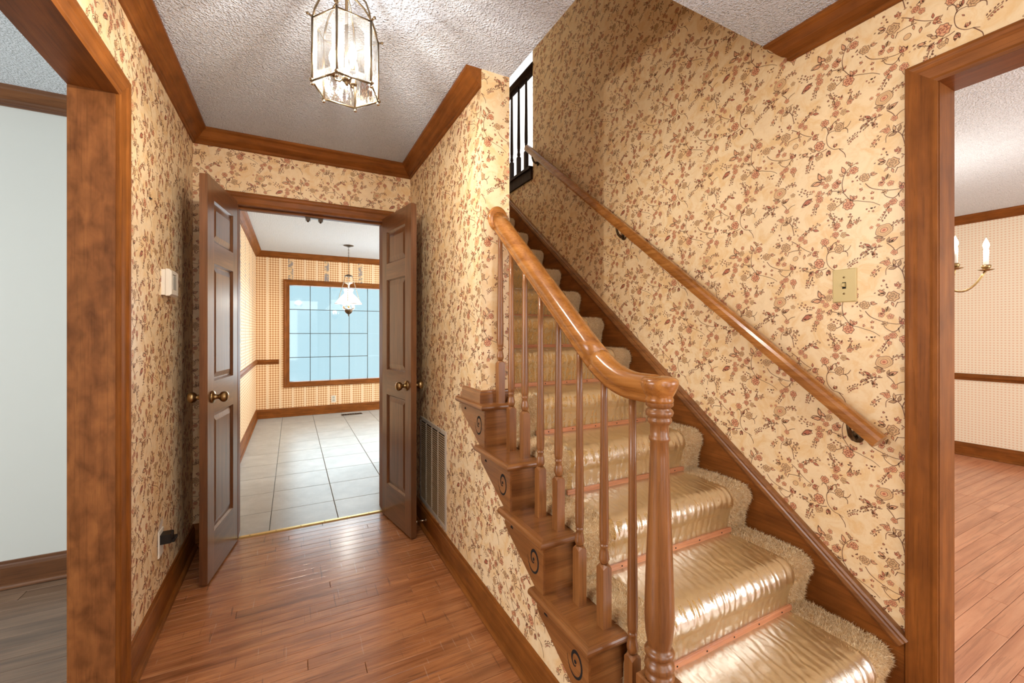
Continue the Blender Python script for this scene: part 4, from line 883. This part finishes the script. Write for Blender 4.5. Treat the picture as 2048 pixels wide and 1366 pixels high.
# ================================================================== WALL FITTINGS
# thermostat
t_ = thing('thermostat', (XL, 2.44, 1.475), 'cream wall thermostat with grey display on the left hall wall', 'thermostat')
g = G(); g.cbox(0, 1, 0, 1, 0, .018, 'cream', .003)
def onL(g, y0, y1, z0, z1, x0, x1, m, c=.004):   # chamfered block standing off the left wall
    q = G(); q.cbox(y0, y1, z0, z1, x0, x1, m, c); q.xf(lambda a, b, d: (XL+d, a, b)); q.f = [f[::-1] for f in q.f] if False else q.f; g.add(q.v, q.f, m)
g = G(); onL(g, 2.378, 2.508, 1.418, 1.532, 0, .016, 'cream', .002); g.obj('back_plate', t_)
g = G(); onL(g, 2.375, 2.511, 1.415, 1.535, .016, .036, 'cream', .008); g.obj('housing', t_)
g = G(); onL(g, 2.405, 2.462, 1.445, 1.508, .034, .0372, 'screen', .001); g.obj('display', t_)
g = G(); onL(g, 2.405, 2.462, 1.511, 1.514, .034, .0370, 'slot', .0005); g.obj('slot', t_)
# phone jack with black plug
j_ = thing('wall_jack', (XL, 2.36, .33), 'damaged low wall jack with a black plug on the left hall wall', 'wall jack')
g = G(); onL(g, 2.325, 2.395, .27, .385, 0, .005, 'cream', .002); g.obj('cover_plate', j_)
g = G(); onL(g, 2.335, 2.385, .325, .365, .005, .045, 'black', .004); onL(g, 2.35, 2.40, .322, .337, .02, .055, 'black', .003); g.obj('plug', j_)
g = G(); q = [(2.312, .275), (2.318, .385), (2.345, .408), (2.395, .43), (2.402, .40), (2.375, .385), (2.34, .372), (2.33, .30)]
g.add([(XL+.0012, a, b) for a, b in q], [tuple(range(len(q)))], 'plaster'); g.obj('torn_paper_edge', j_)
# switch plate
s_ = thing('light_switch', (XW, .814, 1.423), 'ivory toggle light switch on the floral wall beside the dining room casing', 'light switch')
def onR(g, y0, y1, z0, z1, d0, d1, m, c=.002, X=XW):
    q = G(); q.cbox(-y1, -y0, z0, z1, d0, d1, m, c); q.xf(lambda a, b, d: (X-d, -a, b)); g.add(q.v, q.f, m)
g = G(); onR(g, .776, .852, 1.362, 1.484, 0, .006, 'ivory', .003); g.obj('cover_plate', s_)
g = G(); onR(g, .808, .820, 1.411, 1.435, .0055, .0063, 'slot', .0002); onR(g, .8095, .8185, 1.418, 1.431, .006, .018, 'ivory', .002); g.obj('toggle', s_)
for z in (1.393, 1.453):
    g = G(); g.lathe([(.0035, 0), (.0035, -.0012), (0, -.0016)], (XW-.006, .814, z), 'brass', 10, 0); g.obj('screw', s_)
# return-air grille
v_ = thing('wall_vent', (XR, 2.50, .42), 'large painted metal return air grille low on the hall wall behind the right door', 'vent')
VY0, VY1, VZ0, VZ1 = 2.236, 2.772, .150, .700
g = G(); fr = .024
onR(g, VY0, VY1, VZ0, VZ0+fr, 0, .006, 'ventmetal', .002, XR); onR(g, VY0, VY1, VZ1-fr, VZ1, 0, .006, 'ventmetal', .002, XR); onR(g, VY0, VY0+fr, VZ0+fr, VZ1-fr, 0, .006, 'ventmetal', .002, XR); onR(g, VY1-fr, VY1, VZ0+fr, VZ1-fr, 0, .006, 'ventmetal', .002, XR); g.obj('frame', v_)
g = G(); onR(g, VY0+fr, VY1-fr, VZ0+fr, VZ1-fr, .0006, .001, 'slot', .0001, XR); g.obj('dark_backing', v_)
for i in range(1, 4):
    g = G(); y = VY0+fr+(VY1-VY0-2*fr)*i/4; onR(g, y-.004, y+.004, VZ0+fr, VZ1-fr, .001, .0065, 'ventmetal', .001, XR); g.obj('divider', v_)
g = G(); nl = 38
for i in range(nl):
    z = VZ0+fr+.004+(VZ1-VZ0-2*fr-.006)*i/nl
    g.add([(XR-.0012, VY0+fr, z+.0045), (XR-.0012, VY1-fr, z+.0045), (XR-.0055, VY1-fr, z), (XR-.0055, VY0+fr, z), (XR-.0062, VY0+fr, z+.001), (XR-.0062, VY1-fr, z+.001), (XR-.0018, VY1-fr, z+.0056), (XR-.0018, VY0+fr, z+.0056)], [(0, 1, 2, 3), (3, 2, 5, 4), (4, 5, 6, 7), (7, 6, 1, 0)], 'louver')
g.obj('louvers', v_, kind='stuff')
for y, z in ((VY0+.09, VZ1-.012), (VY1-.05, VZ1-.012)):
    g = G(); g.lathe([(.004, 0), (.004, -.0015), (0, -.002)], (XR-.006, y, z), 'brass', 8, 0); g.obj('screw', v_)
# picture hook on left wall
g = G(); g.box(XL, XL+.004, 2.20, 2.212, 1.795, 1.80, 'black'); g.box(XL+.003, XL+.008, 2.203, 2.209, 1.793, 1.797, 'black'); tag(g.obj('wall_nail', None, origin=(XL, 2.2, 1.79)), 'tiny dark nail left in the wallpaper above the thermostat', 'nail')
# kitchen outlet and floor register
k_ = thing('wall_outlet', (.575, KY, .20), 'small cream jack plate low on the gingham wall under the window', 'outlet')
g = G(); g.box(.535, .605, KY-.006, KY, .165, .275, 'cream'); g.obj('cover_plate', k_)
g = G(); g.box(.553, .587, KY-.008, KY-.006, .185, .215, 'screen'); g.box(.553, .587, KY-.008, KY-.006, .228, .258, 'screen'); g.obj('sockets', k_)
k_ = thing('floor_register', (.8, 6.88, 0), 'brown metal floor register in the tiles below the window', 'floor register')
g = G(); g.cbox(.66, .96, 6.83, 6.93, 0, .006, 'brassd', .002); g.obj('frame', k_)
for i in range(8):
    g = G(); g.box(.675+i*.035, .702+i*.035, 6.845, 6.915, .0058, .0066, 'slot'); g.obj('slot', k_)
# door stop on the closet wall baseboard
g = G(); g.lathe([(0, 0), (.012, 0), (.012, -.004), (.005, -.006), (.004, -.05), (.008, -.052), (.009, -.065), (0, -.067)], (XR-.013, 2.60, .075), 'nickel', 12, 0); tag(g.obj('door_stop', None, origin=(XR, 2.60, .07)), 'small metal door stop on the baseboard below the vent', 'door stop')

# ================================================================== LANTERN
LX, LYc, LZB, LZT, LR = .148, 1.385, 1.990, 2.176, .097
ln = thing('ceiling_lantern', (LX, LYc, H), 'lit hexagonal brass and glass lantern hanging from the hall ceiling', 'lantern')
cor = [(LX+LR*cos(radians(-111.8+60*i)), LYc+LR*sin(radians(-111.8+60*i))) for i in range(6)]
for i in range(6):
    (xa, ya), (xb, yb2) = cor[i], cor[(i+1) % 6]
    g = G(); g.tube([(xa, ya, LZB-.004), (xa, ya, LZT+.006)], .0034, 'pewter', 8); pst = g.obj('corner_post', ln)
    ux, uy = cos(radians(-111.8+60*i)), sin(radians(-111.8+60*i))
    g = G(); g.tube([(xa, ya, LZT+.002), (xa+ux*.010, ya+uy*.010, LZT+.006)], .0028, 'pewter', 8); g.ball((xa+ux*.013, ya+uy*.013, LZT+.007), .0045, 'pewter', 10); g.obj('upper_finial', pst)
    g = G(); g.ball((xa, ya, LZB-.008), .0055, 'nickel', 12); g.obj('lower_finial', pst)
    g = G(); g.ball((xa+ux*.003, ya+uy*.003, LZB+.002), .0055, 'pewter', 10); g.obj('rim_knob', pst)
    g = G(); g.tube([(xa, ya, LZB), (xb, yb2, LZB)], .0030, 'pewter', 6); g.obj('lower_rim', ln)
    g = G(); g.tube([(xa, ya, LZT), (xb, yb2, LZT)], .0022, 'pewter', 6); g.obj('upper_rim', ln)
    # pane with bevelled border
    f = lambda t, z: (xa+(xb-xa)*t, ya+(yb2-ya)*t, z); a0, a1, b0, b1 = .035, .965, LZB+.003, LZT-.003; i0, i1, j0, j1 = .20, .80, b0+.02, b1-.02
    g = G(); pts = [f(a0, b0), f(a1, b0), f(a1, b1), f(a0, b1), f(i0, j0), f(i1, j0), f(i1, j1-.02), f(.5, j1), f(i0, j1-.02)]
    g.add(pts, [(0, 1, 5, 4), (1, 2, 6, 5), (2, 7, 6), (2, 3, 7), (3, 8, 7), (3, 0, 4, 8)], 'bevel'); g.add(pts, [(4, 5, 6, 7, 8)], 'glass'); g.obj('glass_pane', ln)
# scrolled arms, stem, loop, chain, canopy
for i in range(6):
    a = radians(-111.8+60*i); P = [(LX+r*cos(a), LYc+r*sin(a), z) for r, z in ((LR*.98, LZT+.002), (LR*.93, LZT+.03), (LR*.80, LZT+.062), (LR*.55, LZT+.092), (LR*.30, LZT+.108), (.008, LZT+.112))]
    g = G(); g.tube(P, .0030, 'pewter', 8); g.obj('scroll_arm', ln)
g = G(); g.lathe([(.0, LZB+.018), (.004, LZB+.019), (.006, LZB+.024), (.004, LZB+.028), (.011, LZB+.030), (.014, LZB+.034), (.014, LZB+.040), (.010, LZB+.045), (.010, LZB+.062), (.006, LZB+.066), (.0045, LZB+.08), (.0045, LZT+.10), (.009, LZT+.104), (.011, LZT+.112), (.007, LZT+.122), (0, LZT+.124)], (LX, LYc, 0), 'pewter', 18); g.obj('centre_stem', ln)
g = G()
for i in range(3):
    zc_ = LZT+.135+i*.022; P = [((LX+.0065*cos(t), LYc, zc_+.013*sin(t)) if i % 2 else (LX, LYc+.0065*cos(t), zc_+.013*sin(t))) for t in [2*pi*k/12 for k in range(12)]]; g.tube(P, .0015, 'pewter', 6, True)
g.obj('chain', ln, kind='stuff')
g = G(); g.lathe([(0, H-.042), (.008, H-.040), (.012, H-.032), (.030, H-.022), (.048, H-.010), (.055, H-.002), (.055, H-.0005), (0, H-.0005)], (LX, LYc, 0), 'pewter', 24); g.obj('canopy', ln)
def flame(c, s=1.0): return [(0, 0), (.007*s, .001), (.0095*s, .008*s), (.0125*s, .018*s), (.0130*s, .026*s), (.0105*s, .036*s), (.006*s, .047*s), (.0025*s, .056*s), (0, .062*s)]
for i in range(3):
    a = radians(-70+120*i); bx_, by_ = LX+.038*cos(a), LYc+.038*sin(a)
    P = [(LX+r*cos(a), LYc+r*sin(a), LZB+z) for r, z in ((.010, .038), (.020, .028), (.032, .030), (.038, .042))]
    g = G(); g.tube(P, .0032, 'pewter', 8); g.lathe([(0, .040), (.009, .041), (.010, .046), (.0075, .050), (.0075, .062)], (bx_, by_, LZB), 'pewter', 12); ar = g.obj('lamp_arm', ln)
    g = G(); g.lathe([(.0072, .050), (.0072, .072), (0, .0725)], (bx_, by_, LZB+.001), 'candle', 12); g.obj('candle_sleeve', ar)
    g = G(); g.lathe(flame(0), (bx_, by_, LZB+.073), 'bulb', 14); g.obj('bulb', ln)
    lamp_profile(point('lantern_lamp', (bx_, by_, LZB+.098), 11, (1, .955, .89), .008).data)

# ================================================================== KITCHEN PENDANT
px_, py_ = .68, 6.13
kp = thing('kitchen_pendant', (px_, py_, H), 'lit milk-glass oil-lamp style pendant hanging in front of the kitchen window', 'pendant lamp')
g = G(); g.lathe([(0, H-.028), (.01, H-.026), (.03, H-.018), (.062, H-.008), (.068, H-.001), (0, H-.001)], (px_, py_, 0), 'brassd', 24); g.obj('canopy', kp)
g = G()
zt_, zb_ = H-.028, 2.045; nl = 17
for i in range(nl):
    zc_ = zb_+(zt_-zb_)*(i+.5)/nl; P = [((px_+.006*cos(t), py_, zc_+.0145*sin(t)) if i % 2 else (px_, py_+.006*cos(t), zc_+.0145*sin(t))) for t in [2*pi*k/10 for k in range(10)]]; g.tube(P, .0022, 'brassd', 5, True)
g.obj('chain', kp, kind='stuff')
g = G(); g.lathe([(.002, 2.05), (.012, 2.045), (.05, 2.03), (.056, 2.022), (.050, 2.018), (.014, 2.014), (.006, 2.0), (0, 1.985)], (px_, py_, 0), 'brassd', 20); g.obj('crown_plate', kp)
for i in range(3):
    a = radians(20+120*i); g = G(); A = np.array((px_+.052*cos(a), py_+.052*sin(a), 2.02)); B = np.array((px_+.168*cos(a), py_+.168*sin(a), 1.665)); n = 22
    for k in range(n):
        c = A+(B-A)*(k+.5)/n; g.ball(tuple(c), .0055, 'nickel', 6, (1, 1, 1.5) if k % 2 else (1.4, .6, 1.5))
    g.obj('hanging_chain', kp, kind='stuff')
g = G(); g.lathe([(.0, 1.94), (.05, 1.935), (.055, 1.928), (.03, 1.92), (.012, 1.905), (.010, 1.86), (.0, 1.86)], (px_, py_, 0), 'candle', 18); g.obj('smoke_bell', kp)
g = G(); g.lathe([(.060, 1.845), (.064, 1.835), (.056, 1.815), (.052, 1.80), (.058, 1.78), (.085, 1.755), (.118, 1.72), (.142, 1.69), (.160, 1.662), (.176, 1.648), (.178, 1.644)], (px_, py_, 0), 'shade', 32); g.obj('lamp_shade', kp)
g = G(); g.tube([(px_+.176*cos(t), py_+.176*sin(t), 1.645) for t in [2*pi*k/32 for k in range(32)]], .004, 'brassd', 6, True); g.obj('shade_ring', kp)
g = G(); g.lathe([(.030, 1.78), (.034, 1.70), (.060, 1.64), (.078, 1.615), (.078, 1.59), (.066, 1.568), (.050, 1.560)], (px_, py_, 0), 'chimney', 24); g.obj('glass_chimney', kp)
g = G(); g.ball((px_, py_, 1.66), .028, 'bulb', 12); g.lathe([(.014, 1.585), (.016, 1.60), (.014, 1.635), (0, 1.636)], (px_, py_, 0), 'brass', 12); g.obj('bulb', kp)
g = G(); g.lathe([(0, 1.475), (.006, 1.477), (.009, 1.486), (.006, 1.495), (.012, 1.503), (.034, 1.515), (.048, 1.535), (.053, 1.556), (.048, 1.562), (0, 1.563)], (px_, py_, 0), 'brassd', 24); g.obj('font', kp)
point('pendant_bulb_light', (px_, py_, 1.62), 16, (1, .93, .82), .03)

# ================================================================== DINING CHANDELIER
CXc, CYc, PZ, CR = 3.98, 1.245, 1.672, .235
ch = thing('dining_chandelier', (CXc, CYc, H), 'brass candle chandelier with lit bulbs partly hidden by the dining room jamb', 'chandelier')
g = G(); g.lathe([(0, 1.46), (.012, 1.465), (.018, 1.48), (.012, 1.495), (.030, 1.51), (.042, 1.535), (.036, 1.56), (.018, 1.58), (.014, 1.62), (.022, 1.66), (.028, 1.70), (.018, 1.74), (.012, 1.80), (.016, 1.84), (.010, 1.88), (.004, 1.90), (.004, H-.03), (.05, H-.02), (.06, H-.001), (0, H-.001)], (CXc, CYc, 0), 'brass', 20); g.obj('column', ch)
va = atan2(CYc, CXc); lat = va-pi/2
for i in range(5):
    a = lat+radians(72*i+4); ax_, ay_ = cos(a), sin(a)
    P = [(CXc+r*ax_, CYc+r*ay_, z) for r, z in [(.02+.215*t/(pi/2), 1.60-.075*sin(t*2)**1.0*(1 if t < pi/4 else 1)+.065*(t/(pi/2))**4) for t in [pi/2*q/12 for q in range(13)]]]
    g = G(); g.tube(P, .0065, 'brass', 8); ex, ey = CXc+CR*ax_, CYc+CR*ay_
    g.lathe([(0, -.004), (.015, -.003), (.036, .004), (.040, .007), (.016, .004), (.016, .012), (.022, .018), (.024, .034), (.018, .038), (0, .038)], (ex, ey, PZ-.012), 'brass', 18); ar = g.obj('candle_arm', ch)
    g = G(); g.lathe([(.0135, .024), (.0135, .125), (0, .126)], (ex, ey, PZ), 'candle', 12); g.obj('candle_sleeve', ar)
    g = G(); g.lathe(flame(0, 1.25), (ex, ey, PZ+.127), 'bulb', 12); g.obj('bulb', ch)
    point('chandelier_bulb_light', (ex, ey, PZ+.16), 2.4, (1, .96, .90), .012)

# ------------------------------------------------------------------ tidy helper properties
for o in bpy.data.objects:
    if '_o' in o: del o['_o']
